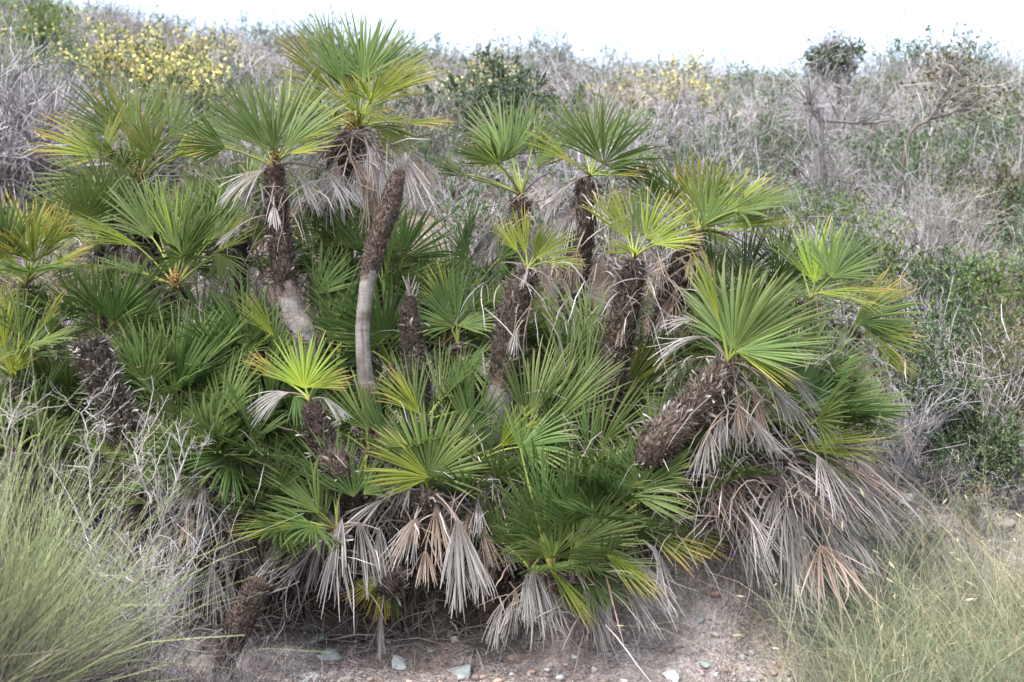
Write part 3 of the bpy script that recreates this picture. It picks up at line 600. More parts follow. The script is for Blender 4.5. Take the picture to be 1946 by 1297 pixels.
palm('right palm with two round facing fans, third crown down the right slope', (1540, 568), 7.8, [(1536, 580, 44), (1520, 640, 56), (1500, 720, 60)],
     [(1528, 520, 122, 128, 36, .9, 'g', 0), (1580, 528, 62, 112, 130, .85, 'g', -.1), (1548, 540, 88, 135, 80, .85, 'Y', .05), (1556, 556, 10, 155, 44, .4, 'o', -.05), (1552, 556, -8, 130, 40, .4, 'y', -.1), (1560, 540, 40, 130, 60, .7, 'g', .1)],
     0, sk=5, skR=.35, skaz=(220, 420))
palm('rightmost palm of the clump, a fan spread sideways over dark fibres', (1618, 640), 7.9, [(1610, 630, 64), (1590, 680, 72), (1560, 760, 70)],
     [(1625, 612, 22, 138, 70, .75, 'g', -.05), (1640, 632, -12, 120, 60, .6, 'y', 0), (1628, 605, 50, 120, 50, .6, 'o', .05), (1630, 615, -5, 130, 60, .8, 'k', .0), (1660, 660, -30, 100, 50, .6, 'y', .05), (1625, 610, 35, 140, 40, .5, 'o', .1)],
     0, sk=4, skR=.3, skaz=(240, 400))
palm('stump of a low palm on the bank, lying towards the camera at the clump foot', None, 7.02,
     [(492, 1105, 66), (466, 1160, 72), (442, 1215, 68), (428, 1258, 50)], [], stubs=.03, shag=.55, baseY=7.02)

# trunkless shoots and low crowns that fill the clump
SH = 'low leafy shoots of the palm clump'
def shoot(label, crown, Y, fr=(), nr=6, R=.38, typs='gk', el=(10, 80), Ls=(.12, .3), az=(150, 390), sk=0, tw=34, **kw):
    x, y = crown
    kw.setdefault('skR', .27); kw.setdefault('skL', (.05, .2)); kw.setdefault('baseY', max(Y + .45, 7.85) if Y < 7.7 else Y + .15)
    r = palm(label, (x, y), Y, [(x, y + 8, tw), (x + U(-8, 8), y + 34, tw)], fr, nr, R, typs, el, Ls, az, sk, name='palm_shoot', cat='palm shoot', **kw)
    r['group'] = SH
    if nr:
        for _ in range(3):
            cx = P(x, y, Y) + np.array([U(-.34, .34), U(.02, .4), U(-.28, .12) if y < 900 else U(-.04, .22)])
            if cx[0] < -2.75: cx[0] += .3
            rand_crown(r, cx, np.array([0, -.2, 1.]), int(U(4, 9)), R * U(.72, .95), typs + 'kkg', (0, 75), (.08, .25), az)
            thatch(r, cx, 70 if cx[2] > .95 else 18, .14, (.12, .42) if cx[2] > .95 else (.08, .24))
            skirt(r, cx, int(U(2, 6)) if Y > 7.3 else int(U(1, 4)), .3, (170, 370), 'ddnw', (.0, .1), (.04, .15))
    return r
shoot('low shoot at the front centre with a star fan above two pale dead fans', (812, 935), 7.15,
      [(815, 905, 92, 160, 110, .8, 'g', -.05), (815, 908, 150, 150, 70, .7, 'y', -.1), (815, 908, 28, 140, 80, .7, 'g', -.05), (808, 905, 122, 150, 60, .8, 'g', .05), (820, 900, 65, 130, 60, .8, 'b', .1), (810, 912, 180, 100, 50, .5, 'y', -.1),
       (790, 985, -118, 115, 60, .8, 'w', -.1), (828, 960, -85, 120, 44, .7, 'n', -.05), (868, 985, -80, 185, 66, .85, 'w', -.15), (900, 1050, -70, 120, 60, .7, 'w', -.1), (880, 990, -110, 120, 40, .8, 'w', -.1), (905, 980, -60, 130, 30, .7, 'n', 0), (730, 950, 205, 110, 40, .6, 'd', -.1), (870, 1060, -90, 120, 60, .8, 'd', -.08)], 2, sk=4, az=(0, 360))
shoot('upright fans in front of the cone shaped trunk', (810, 800), 7.45,
      [(790, 800, 105, 145, 60, .8, 'g', 0), (838, 770, 92, 130, 36, .9, 'b', 0), (868, 790, 84, 135, 40, .85, 'k', -.03), (800, 790, 130, 120, 40, .6, 'y', 0), (860, 780, 75, 120, 40, .8, 'g', .05), (800, 850, 100, 120, 90, .7, 'k', .05)], 4, typs='kg')
shoot('shoot with tall upright fans between the two thick centre trunks', (1005, 830), 7.4,
      [(1000, 800, 95, 150, 44, .8, 'k', 0), (1010, 790, 75, 160, 44, .8, 'b', 0), (1030, 830, 60, 200, 50, .7, 'g', 0), (1060, 800, 50, 180, 36, .6, 'b', 0), (1075, 730, 95, 150, 50, .8, 'b', .2), (1110, 740, 80, 140, 40, .8, 'b', .2), (990, 850, 120, 120, 60, .6, 'k', 0)], 5, typs='kg')
shoot('shoot behind the centre trunks with long bluish fans rising to the left', (1110, 720), 8.1,
      [(1110, 660, 110, 140, 70, .8, 'b', 0), (1085, 640, 135, 130, 50, .7, 'y', 0), (1120, 640, 90, 120, 60, .8, 'b', 0), (1050, 640, 120, 100, 60, .8, 'g', .1)], 4, typs='bg')
shoot('front shoot with a round star fan right of the centre', (1205, 970), 7.1,
      [(1215, 930, 88, 120, 180, .85, 'k', -.05), (1212, 930, 40, 125, 80, .7, 'g', 0), (1200, 940, -10, 130, 60, .5, 'g', -.1), (1205, 940, 130, 110, 80, .7, 'g', 0), (1230, 1010, -25, 130, 50, .6, 'o', 0), (1210, 1000, 170, 120, 60, .6, 'g', 0)], 3, sk=5, az=(0, 360), skR=.36)
shoot('low front shoot facing the camera with a wide dark green star fan', (1085, 1075), 7.0,
      [(1095, 1035, 70, 160, 160, .9, 'g', -.05), (1093, 1035, -60, 75, 110, .8, 'g', -.08), (1090, 1035, 20, 140, 60, .75, 'g', -.03), (1060, 1075, 120, 130, 40, .7, 'k', .05), (1150, 1050, -35, 150, 40, .5, 'y', -.05), (1045, 1080, -50, 140, 24, .5, 'y', -.1), (1100, 1080, 10, 150, 40, .5, 'k', 0),
       (1110, 1120, -60, 150, 40, .7, 'd', -.1), (1125, 1130, -75, 110, 36, .8, 'd', -.05), (1155, 1140, -88, 90, 26, .8, 'w', 0), (1180, 1100, -50, 150, 40, .6, 'd', 0), (1200, 1060, -35, 160, 40, .6, 'd', 0)], 2, sk=3, az=(0, 360), typs='k')
shoot('bottom shoot with a long bleached dead fan hanging to the soil', (1048, 1090), 6.95,
      [(1035, 970, 100, 130, 44, .8, 'k', 0), (1075, 990, 78, 130, 40, .8, 'g', 0), (1000, 1090, -88, 110, 40, .9, 'w', -.1), (1012, 1075, -78, 160, 50, .85, 'w', -.02), (985, 1130, -115, 110, 40, .7, 'd', .02), (960, 1140, -128, 110, 36, .7, 'd', .05), (1030, 1090, -65, 150, 40, .7, 'd', 0), (990, 860, 98, 100, 30, .9, 'g', 0), (1010, 1000, 112, 110, 44, .7, 'k', 0), (1055, 1060, 95, 130, 50, .7, 'k', 0)], 2, typs='kg', az=(0, 360), sk=3)
shoot('left front shoot with layered fans pointing left below the small stump palm', (640, 1010), 7.1,
      [(605, 975, 130, 130, 80, .7, 'g', -.05), (570, 990, 165, 130, 70, .7, 'g', -.05), (650, 940, 110, 140, 80, .7, 'k', 0), (560, 1000, 175, 130, 60, .5, 'y', -.1), (640, 950, 150, 160, 60, .6, 'k', .05), (610, 1010, 200, 120, 50, .5, 'k', 0), (610, 1000, 100, 90, 60, .8, 'g', 0),
       (650, 985, -100, 130, 50, .8, 'w', -.1), (680, 990, -70, 150, 50, .7, 'd', -.1), (620, 1000, -125, 150, 44, .7, 'd', -.05), (640, 1020, -95, 160, 50, .7, 'w', -.05), (600, 1040, 215, 160, 44, .6, 'd', -.05), (720, 1000, -80, 120, 40, .7, 'd', 0), (560, 1030, 200, 120, 30, .5, 'd', 0)], 4, sk=8, typs='kg', az=(130, 300), skR=.38)
shoot('low shoot with a yellowing fan hanging beside the dark hollow', (745, 1085), 7.3,
      [(735, 1092, 205, 100, 40, .6, 'y', -.05), (728, 1095, -105, 95, 60, .8, 'o', -.05), (725, 1160, -93, 105, 26, .8, 'd', -.1), (735, 1095, -75, 90, 30, .8, 'g', 0)], 0, tw=56)
shoot('shoot with a drooping green fan at the left foot of the clump', (385, 950), 7.2,
      [(380, 955, -95, 110, 60, .85, 'g', -.05), (375, 950, -60, 90, 50, .7, 'k', 0), (370, 850, 70, 130, 70, .7, 'k', .05), (340, 900, 150, 120, 60, .6, 'k', 0), (365, 900, -95, 110, 40, .8, 'w', .0), (400, 1075, -80, 130, 60, .85, 'd', -.05), (370, 1060, -115, 170, 40, .7, 'd', 0), (330, 1080, -120, 130, 36, .7, 'd', 0), (430, 1090, -70, 120, 40, .8, 'd', 0)], 4, sk=10, skaz=(170, 370), typs='k', az=(130, 330), skR=.4)
shoot('big rich green shoot filling the left middle of the clump', (300, 800), 7.5,
      [(290, 750, 110, 170, 100, .8, 'k', 0), (330, 750, 75, 190, 70, .85, 'g', 0), (305, 745, 135, 170, 60, .7, 'g', .05), (370, 740, 70, 150, 60, .8, 'k', .1), (360, 780, 35, 150, 60, .6, 'g', 0), (310, 790, 165, 170, 60, .6, 'k', 0), (380, 800, 10, 120, 60, .5, 'y', 0), (260, 780, 150, 130, 60, .6, 'k', .05)], 6, R=.46, typs='kg', az=(0, 360))
shoot('upright narrow fan shoot among dead fans on the left', (400, 880), 7.2,
      [(402, 855, 78, 120, 100, .8, 'g', 0), (405, 860, 110, 100, 60, .7, 'g', 0), (395, 870, 160, 140, 50, .5, 'k', 0), (470, 840, -70, 110, 60, .7, 'n', 0), (500, 850, -95, 120, 70, .7, 'w', -.02), (530, 880, -80, 110, 50, .7, 'w', 0), (460, 870, -115, 110, 60, .8, 'w', .02)], 3, typs='kg', sk=6, skR=.34, skaz=(240, 390))
shoot('shoot with deep green fans left of the tall slender trunk', (450, 720), 7.9,
      [(470, 660, 100, 150, 110, .8, 'k', 0), (430, 690, 140, 150, 80, .7, 'k', 0), (520, 680, 70, 130, 80, .7, 'g', 0), (520, 640, 125, 110, 40, .7, 'y', -.1)], 5, R=.44, typs='kg')
shoot('shoot with a round fan between the slender trunk and the grey pole, upper one', (648, 520), 8.3,
      [(650, 465, 90, 110, 220, .9, 'g', 0), (600, 480, 120, 110, 90, .8, 'g', .05), (600, 400, 90, 90, 120, .8, 'g', .1), (680, 440, 60, 110, 80, .7, 'g', .05), (590, 540, -30, 110, 120, .8, 'k', 0)], 5, R=.4, typs='gk')
shoot('shoot between the slender trunk and the grey pole, lower one', (640, 700), 8.0,
      [(640, 600, 90, 140, 120, .8, 'k', 0), (600, 560, 60, 120, 100, .8, 'k', 0), (670, 650, 110, 140, 90, .7, 'k', 0), (620, 640, 60, 120, 80, .8, 'g', 0)], 7, R=.44, typs='k')
shoot('shoot right of the grey pole with long fans reaching right', (740, 570), 8.2,
      [(745, 540, 25, 130, 50, .6, 'g', 0), (730, 520, 50, 130, 60, .7, 'b', .05), (745, 560, 5, 120, 60, .5, 'g', 0), (740, 600, -20, 120, 80, .6, 'k', 0), (720, 460, 60, 110, 90, .7, 'k', .05)], 4, typs='gk')
shoot('shoot with a star fan left of the thick leaning trunk', (872, 660), 7.9,
      [(868, 620, 85, 135, 130, .85, 'k', 0), (870, 620, 20, 110, 90, .6, 'g', -.05), (862, 622, 155, 110, 90, .6, 'k', 0), (860, 600, 110, 110, 60, .8, 'y', .1), (880, 680, -30, 100, 120, .6, 'b', 0)], 5, typs='kg')
shoot('low shoot right of the shaggy centre trunk with olive fans', (1205, 760), 7.8,
      [(1190, 740, 55, 120, 50, .8, 'o', -.05), (1205, 730, 75, 130, 60, .7, 'k', 0), (1230, 720, 50, 130, 80, .6, 'k', 0), (1180, 760, 30, 120, 60, .5, 'k', 0), (1250, 780, 0, 110, 90, .6, 'k', 0)], 6, typs='k')
shoot('dark green fan low beneath the stout leaning palm', (1325, 855), 7.25,
      [(1330, 830, -20, 130, 60, .6, 'g', 0), (1325, 830, 30, 110, 90, .6, 'k', 0), (1320, 830, 150, 100, 80, .6, 'k', 0), (1325, 830, -60, 70, 60, .6, 'g', 0), (1300, 880, 100, 110, 80, .7, 'k', 0)], 2, typs='k', sk=4)
shoot('shoot with stiff dark fans pointing right at the clump\'s right side, upper one', (1500, 800), 7.5,
      [(1520, 760, 30, 170, 50, .6, 'k', 0), (1530, 780, 15, 180, 50, .5, 'g', 0), (1510, 740, 50, 160, 60, .6, 'g', 0), (1540, 800, 0, 160, 50, .5, 'g', 0), (1500, 720, 70, 150, 60, .7, 'k', .1)], 4, typs='kg', az=(-70, 70), sk=6, skaz=(250, 400), R=.45)
shoot('shoot with stiff green fans pointing right at the clump\'s right side, lower one', (1490, 850), 7.3,
      [(1520, 830, -5, 170, 40, .5, 'g', 0), (1510, 850, 8, 170, 40, .4, 'y', -.05), (1500, 850, -20, 160, 36, .4, 'k', 0)], 3, typs='kg', az=(-80, 60), sk=12, skaz=(240, 400), skR=.5, skL=(.2, .5), droop=(-55, -15), R=.42)
heap = shoot('heap of grey dead fans spilling down the bank at the right', (1400, 900), 7.2,
      [(1340, 900, -30, 150, 60, .7, 'n', 0), (1500, 1010, -68, 200, 60, .8, 'd', -.1), (1560, 990, -55, 170, 50, .8, 'd', -.1), (1480, 980, -60, 180, 50, .7, 'd', -.05), (1440, 930, -42, 200, 44, .6, 'd', 0), (1380, 960, -55, 180, 44, .7, 'd', 0), (1428, 1085, -65, 95, 24, .85, 'd', .1), (1520, 940, -35, 200, 36, .6, 'd', 0), (1600, 900, -25, 150, 40, .6, 'd', .1), (1530, 1030, -80, 160, 40, .8, 'd', -.1),
       (1460, 900, -25, 220, 40, .5, 'd', .05), (1420, 1000, -65, 170, 40, .7, 'd', 0), (1590, 1020, -70, 130, 40, .8, 'd', -.1)], 0, sk=9, skaz=(270, 400), skR=.48, skL=(.15, .5), droop=(-65, -20), sktyp='ddd')
for px_, py_ in ((1430, 870), (1520, 880), (1580, 880)): thatch(heap, P(px_, py_, 7.3), 70, .12, (.3, .62), (.75, -.2, -.5))
shoot('shoot with dark fans among the left trunks, beside the headless trunk', (130, 830), 7.6,
      [(120, 760, 100, 130, 120, .8, 'k', 0), (100, 740, 140, 130, 80, .7, 'k', 0), (180, 800, 30, 130, 90, .6, 'k', 0), (110, 800, 170, 120, 60, .5, 'k', 0), (160, 820, 10, 110, 50, .4, 'o', 0)], 6, typs='k', az=(0, 360), R=.42)
shoot('shoot with fans below and left of the mid left crown', (190, 660), 7.9,
      [(160, 600, 120, 120, 90, .8, 'g', 0), (210, 620, 70, 130, 80, .8, 'g', 0), (140, 640, 160, 110, 60, .6, 'y', 0), (250, 640, 60, 120, 80, .7, 'k', 0)], 6, typs='kg')
shoot('shoot at the far left, fans half hidden by the pale bush', (30, 860), 7.4, [], 8, R=.42, typs='kg', az=(0, 360))
shoot('broad low crown in the left back of the clump, under the olive crown', (180, 470), 8.7,
      [(200, 440, 120, 90, 90, .8, 'g', 0), (240, 430, 100, 110, 60, .8, 'b', 0), (150, 450, 150, 100, 70, .6, 'g', 0)], 5, typs='gb', sk=4)
shoot('crown behind the slender trunk, at its left', (455, 450), 8.6,
      [(440, 400, 60, 110, 90, .8, 'g', 0), (455, 430, 110, 130, 110, .8, 'g', 0), (410, 420, 130, 110, 70, .7, 'b', 0), (480, 480, 70, 120, 60, .7, 'y', 0)], 6, typs='gb', sk=5)
shoot('low shoot at the centre, behind the front star fan', (905, 880), 7.35,
      [(900, 830, 90, 150, 80, .7, 'k', 0), (870, 840, 60, 120, 60, .7, 'k', 0), (930, 870, 100, 110, 60, .8, 'k', 0), (950, 850, 50, 110, 60, .6, 'y', 0)], 4, typs='k', sk=7, sktyp='ndw', skaz=(200, 340))
shoot('low shoot with arching fans right of the centre trunks', (1150, 880), 7.3,
      [(1140, 850, 60, 150, 60, .6, 'g', 0), (1222, 905, 105, 95, 90, .7, 'k', -.22), (1250, 912, 50, 90, 80, .6, 'g', -.2), (1120, 860, 95, 120, 60, .7, 'k', 0), (1180, 860, 20, 140, 50, .5, 'g', 0), (1100, 870, 130, 120, 50, .6, 'g', 0), (1080, 900, 110, 120, 60, .6, 'k', 0)], 4, typs='kg', sk=5, sktyp='nwd')
shoot('low shoot beneath the small stump palm, dark inside the clump', (700, 860), 7.5,
      [(700, 820, 120, 130, 70, .7, 'g', 0), (672, 945, 100, 90, 100, .8, 'k', -.45), (690, 940, 40, 85, 80, .6, 'g', -.45), (730, 840, 95, 120, 60, .7, 'k', 0), (690, 850, 160, 120, 60, .6, 'k', 0)], 6, typs='k')
shoot('low shoot left of the small stump palm', (520, 850), 7.5,
      [(520, 800, 110, 110, 90, .7, 'k', 0), (560, 830, 70, 110, 60, .7, 'k', 0), (480, 820, 150, 120, 60, .6, 'k', 0)], 6, typs='k', sk=6, sktyp='wwd')
shoot('shoot hidden behind the grey pole at the middle of the clump', (750, 700), 8.0, [], 9, R=.42, typs='kg')
shoot('shoot hidden behind the shaggy centre trunk', (1060, 640), 8.5, [], 7, R=.4, typs='kb', sk=6)
shoot('shoot hidden behind the back right palm', (1400, 620), 8.2, [], 8, R=.4, typs='kg', sk=8, skaz=(200, 400))
shoot('shoot deep in the right half of the clump, under the right palms', (1440, 730), 7.9, [], 8, R=.4, typs='kg', sk=8, skaz=(220, 400))
shoot('shoot in the back centre of the clump under the dead stalks', (900, 560), 8.7, [], 5, R=.36, typs='kg', sk=10, sktyp='d', skR=.4)
shoot('shoot behind the left front shoots, at the clump\'s dark foot', (480, 980), 7.4, [], 5, R=.38, typs='k', az=(160, 380), sk=12, sktyp='dnd', skR=.4)
shoot('shoot beside the bleached front fans, over the dark hollow', (960, 960), 7.3, [], 5, R=.36, typs='kg', az=(180, 360), sk=12, sktyp='dnw', skR=.36)
shoot('shoot low at the right of the front star fan, grey fans below it', (1280, 960), 7.3, [(1270, 960, 20, 120, 60, .6, 'g', 0), (1270, 1000, -20, 130, 50, .5, 'o', 0)], 4, R=.36, typs='kg', az=(200, 380), sk=4, skaz=(230, 380), skR=.4)

# ------------------------------------------------------------------ litter and fallen fronds
def litter(n, xr, yr, name, label, mats, wid=.004):
    x = U(*xr, n); y = U(*yr, n); z = gz(x, y) + U(0, .03, n)
    p = np.stack([x, y, z], 1); a = U(0, 6.28, n); l = U(.06, .3, n)
    d = np.stack([np.cos(a), np.sin(a), U(-.1, .35, n)], 1)
    e = p + d * l[:, None]; e[:, 2] = gz(e[:, 0], e[:, 1]) + U(.003, .06, n); mdl = (p + e) / 2; mdl[:, 2] = np.maximum(mdl[:, 2], gz(mdl[:, 0], mdl[:, 1]) + .005) + U(0, .03, n)
    A = Acc(); A.ribbons(np.stack([p, mdl, e], 1), np.stack([U(.3, 1, n) * wid, U(.5, 1, n) * wid, U(.1, .4, n) * wid], 1), nrm(rng.normal(0, 1, (n, 3)) + [0, 0, .3])[:, None] * 1.0)
    tag(link(name, mesh(name, A, mats)), label, 'leaf litter', None, 'stuff')
litter(8000, (-3.0, 2.1), (7.5, 9.8), 'palm_litter', 'dry grey strips of dead palm leaves littering the bank', ['d'], .006)

litter(2600, (1.7, 4.2), (7.4, 10.5), 'slope_litter', 'dry grey twigs and straw lying on the bare right slope', ['twig'], .0028)
exec_fallen = [(720, 1200, -95, 90, 22, 'dry grey frond lying on the soil below the yellowing fan'),
               (985, 1215, -120, 90, 30, 'dark grey fallen frond on the soil left of the orange stone'),
               (1130, 1210, -55, 120, 34, 'long grey fallen frond lying on the bank at the centre right'),
               (560, 1190, 200, 110, 24, 'thin dead frond lying across the gravel left of the hollow')]
for px, py, ang, rad, spr, lab in exec_fallen:
    h = ray_ground(px, py); h[2] += .05; a = math.radians(ang)
    root = thing('fallen_frond', lab, 'dead frond', h, 'dead palm fronds fallen on the bank')
    frond(root, h + np.array([-math.cos(a) * .25, .15, .12]), h + [0, 0, .01], nrm([math.cos(a), -.5, math.sin(a)]), np.array([0, -1, .6]), rad * h[1] / F, math.radians(spr), 'd')

# ------------------------------------------------------------------ stones
def stone_arr(size, flat=.6, seed=0, v=.5, fine=False):
    r = np.random.default_rng(seed); m, k = (28, 17) if fine else (8, 6)
    th = np.linspace(0.08, math.pi - .08, k); ph = np.arange(m) / m * 2 * math.pi
    TH, PH = np.meshgrid(th, ph, indexing='ij'); d = np.stack([np.sin(TH) * np.cos(PH), np.sin(TH) * np.sin(PH), np.cos(TH)], -1)
    rad = np.full_like(TH, 1.25)
    for q in range(9):      # flat faces cut off a lump
        a = q * 1.07 + r.uniform(-.4, .4); nn = nrm(np.array([math.cos(a), math.sin(a), r.uniform(-.5, .5) if q < 6 else r.uniform(1, 3) * (-1) ** q])); c = r.uniform(.42, .75); dp = d @ nn
        rad = np.minimum(rad, np.where(dp > .05, c / np.maximum(dp, .05), 9))
    V = d * rad[..., None] * size * np.array([1, r.uniform(.55, .9), flat])
    if fine: V = V * (1 + .05 * (r.random(V.shape[:2])[..., None] - .5))
    idx = np.arange(k * m).reshape(k, m); nx = np.roll(idx, -1, 1)
    Q = np.stack([idx[:-1], nx[:-1], nx[1:], idx[1:]], -1).reshape(-1, 4)[:, ::-1]
    j = np.arange(0, m - 2, 2); top = np.stack([np.zeros_like(j), j + 1, j + 2, (j + 3) % m], 1)
    Q = np.concatenate([Q, top, top[:, ::-1] + (k - 1) * m]); a = r.uniform(0, 6.28); R = np.array([[math.cos(a), -math.sin(a), 0], [math.sin(a), math.cos(a), 0], [0, 0, 1]])
    return V.reshape(-1, 3) @ R.T, Q, np.tile([.5, v], (k * m, 1))
stones = [(758, 1272, 22, .75, 'white', 'pale grey angular rock on the soil at the bottom'),
          (868, 1280, 36, .22, 'green', 'large flat green slate slab at the bottom centre'),
          (980, 1258, 18, .6, 'orange', 'orange brown block of stone below the bleached fan'),
          (826, 1162, 11, .9, 'orange', 'tan stone standing on the dark edge of the hollow'),
          (972, 1288, 9, .8, 'white', 'small white stone below the orange block'),
          (600, 1218, 20, .25, 'green', 'flat green slate, upper one of the left scatter'),
          (590, 1240, 18, .25, 'green', 'flat green slate, middle one of the left scatter'),
          (632, 1250, 22, .5, 'green', 'thick dark green slate at the right of the left scatter'),
          (560, 1262, 9, .6, 'grey', 'mauve grey stone left of the thick dark slate'),
          (380, 1275, 34, .4, 'brown', 'broad brown rock below the fallen stump'),
          (365, 1235, 24, .5, 'brown', 'reddish brown rock left of the fallen stump'),
          (412, 1290, 9, .7, 'white', 'little white stone beside the broad brown rock'),
          (855, 1208, 9, .5, 'green', 'small green slate chip in the middle of the bank'),
          (820, 1240, 9, .6, 'grey', 'small grey stone between the white rock and the slab'),
          (1090, 1255, 10, .8, 'white', 'small pale stone right of the orange block'),
          (1275, 1290, 24, .4, 'white', 'whitish rock at the bottom right of the soil'),
          (1340, 1262, 14, .35, 'green', 'grey green slate near the purple soil'),
          (1450, 1155, 10, .8, 'orange', 'reddish stone on the bank under the grey dead fans'),
          (1330, 1180, 13, .6, 'grey', 'pale crumbly clod on the right bank face'),
          (1720, 960, 30, .7, 'grey', 'weathered grey rock behind the grass at the right'),
          (1900, 1005, 34, .5, 'brown', 'pinkish brown boulder on the slope at the right edge')]
for i, (px, py, r, fl, mt, lab) in enumerate(stones):
    g = ray_ground(px, py); s = r * g[1] / F
    a = Acc(); V, Q, UVs = stone_arr(s * 1.35, fl * .8, 40 + i, .55, True); a.add(V, Q, UVs)
    o = link('stone', mesh('stone', a, ['stone_' + mt]), None, (g[0], g[1], g[2] + s * fl * .45)); o.rotation_euler = (U(.15, .5), U(-.3, .3), 0)
    tag(o, lab, 'stone', 'loose stones on the bank')
def gravel():
    accs = Acc()
    for i in range(6500):
        x = U(-1.9, 2.2); y = 6.75 + abs(rng.normal(0, .45))
        if i % 5 == 0: x, y = U(1.6, 3.8), U(7.2, 10.5)
        if i % 11 == 0: x, y = U(-1.2, .6), U(10.5, 14)
        g = float(gz(x, y)); s = float(rng.choice([.004, .006, .009, .014, .02], p=[.3, .32, .22, .11, .05]))
        if rng.random() < .035 and abs(x) < 1.6: s = U(.022, .045)
        if x < -.7 and rng.random() < .3: s *= 1.5
        V, Q, UVs = GP[int(rng.integers(24))]; accs.add(V * s + [x, y, g + s * .25], Q, np.tile([.5, rng.random()], (len(V), 1)), int(rng.choice([0, 1, 1, 2, 3])))
    tag(link('gravel', mesh('gravel', accs, ['stone_grey', 'stone_brown', 'stone_green', 'stone_orange'])), 'loose gravel and slate chips covering the bare soil', 'gravel', None, 'stuff')
GP = [stone_arr(1, random.Random(i).uniform(.3, .8), i) for i in range(24)]
gravel()

# ------------------------------------------------------------------ shrubs
def sub(lines, n, tmin=.25, tmax=1.):
    i = rng.integers(0, len(lines), n); k = lines.shape[1]; s = U(tmin, tmax, n) * (k - 1.001); j = s.astype(int); f = (s - j)[:, None]
    p = lines[i, j] * (1 - f) + lines[i, j + 1] * f; d = nrm(lines[i, j + 1] - lines[i, j]); return p, d
def shrub(h, w, n=(9, 40, 160), r0=.012, leaves=0, lw=.006, ll=.02, tmat=0, lmat=1, up=.9, bend=.25, flat_top=.8, spike=0, fl=0, flmat=2, ribbon=True, lt=(.3, 1.)):
    """a shrub rooted at the origin: stems, branchlets, twigs, leaves; returns branches Acc and foliage Acc"""
    a = Acc(); lf = Acc(); ph = U(0, 6.28, n[0])
    sp = w / h
    d0 = nrm(np.stack([np.cos(ph) * sp * U(.1, 1, n[0]), np.sin(ph) * sp * U(.1, 1, n[0]), np.full(n[0], up)], 1))
    L0 = branch_lines(n[0], 5, rng.normal(0, w * .05, (n[0], 3)) * [1, 1, 0], d0, h * U(.6, 1., n[0]) * flat_top, bend * .5)
    a.tubes(L0, np.linspace(1, .35, 5)[None] * r0 * U(.6, 1.2, n[0])[:, None], 4, None, tmat)
    p, d = sub(L0, n[1], .2); d1 = nrm(d + rng.normal(0, .5, d.shape) + [0, 0, .15])
    L1 = branch_lines(n[1], 4, p, d1, h * U(.25, .55, n[1]), bend)
    if ribbon: a.ribbons(L1, np.linspace(1, .4, 4)[None] * r0 * .45 * np.ones((n[1], 1)), perp(d1)[:, None], None, tmat)
    else: a.tubes(L1, np.linspace(1, .4, 4)[None] * r0 * .4 * np.ones((n[1], 1)), 3, None, tmat)
    p, d = sub(L1, n[2], .15); d2 = nrm(d + rng.normal(0, .55, d.shape) + [0, 0, .2])
    L2 = branch_lines(n[2], 3, p, d2, h * U(.1, .28, n[2]), bend)
    a.ribbons(L2, np.linspace(1, .35, 3)[None] * r0 * .26 * np.ones((n[2], 1)), perp(d2)[:, None], None, tmat)
    if leaves:
        p, d = sub(L2, leaves, *lt); dl = nrm(d + rng.normal(0, .6, d.shape)); l = ll * U(.6, 1.3, leaves)
        C = np.stack([p, p + dl * l[:, None] * .5, p + dl * l[:, None]], 1)
        lf.ribbons(C, np.array([[.5, 1, .3]]) * lw * U(.7, 1.2, leaves)[:, None], perp(dl)[:, None], None, lmat)
    if fl:
        p, d = sub(L2, fl, .6); p = p + rng.normal(0, .02, p.shape); dl = nrm(rng.normal(0, 1, d.shape)); l = U(.5, 1.2, fl) * spike
        lf.ribbons(np.stack([p, p + dl * l[:, None]], 1), np.full((fl, 2), .5) * spike, perp(dl)[:, None], None, flmat)
    return a, lf
def merge(a, b):
    c = Acc()
    for s in (a, b):
        for V, Q, UVv, MI in zip(s.V, s.Q, s.UV, s.MI): c.add(V, Q - 0, UVv, 0) if False else None
    return c

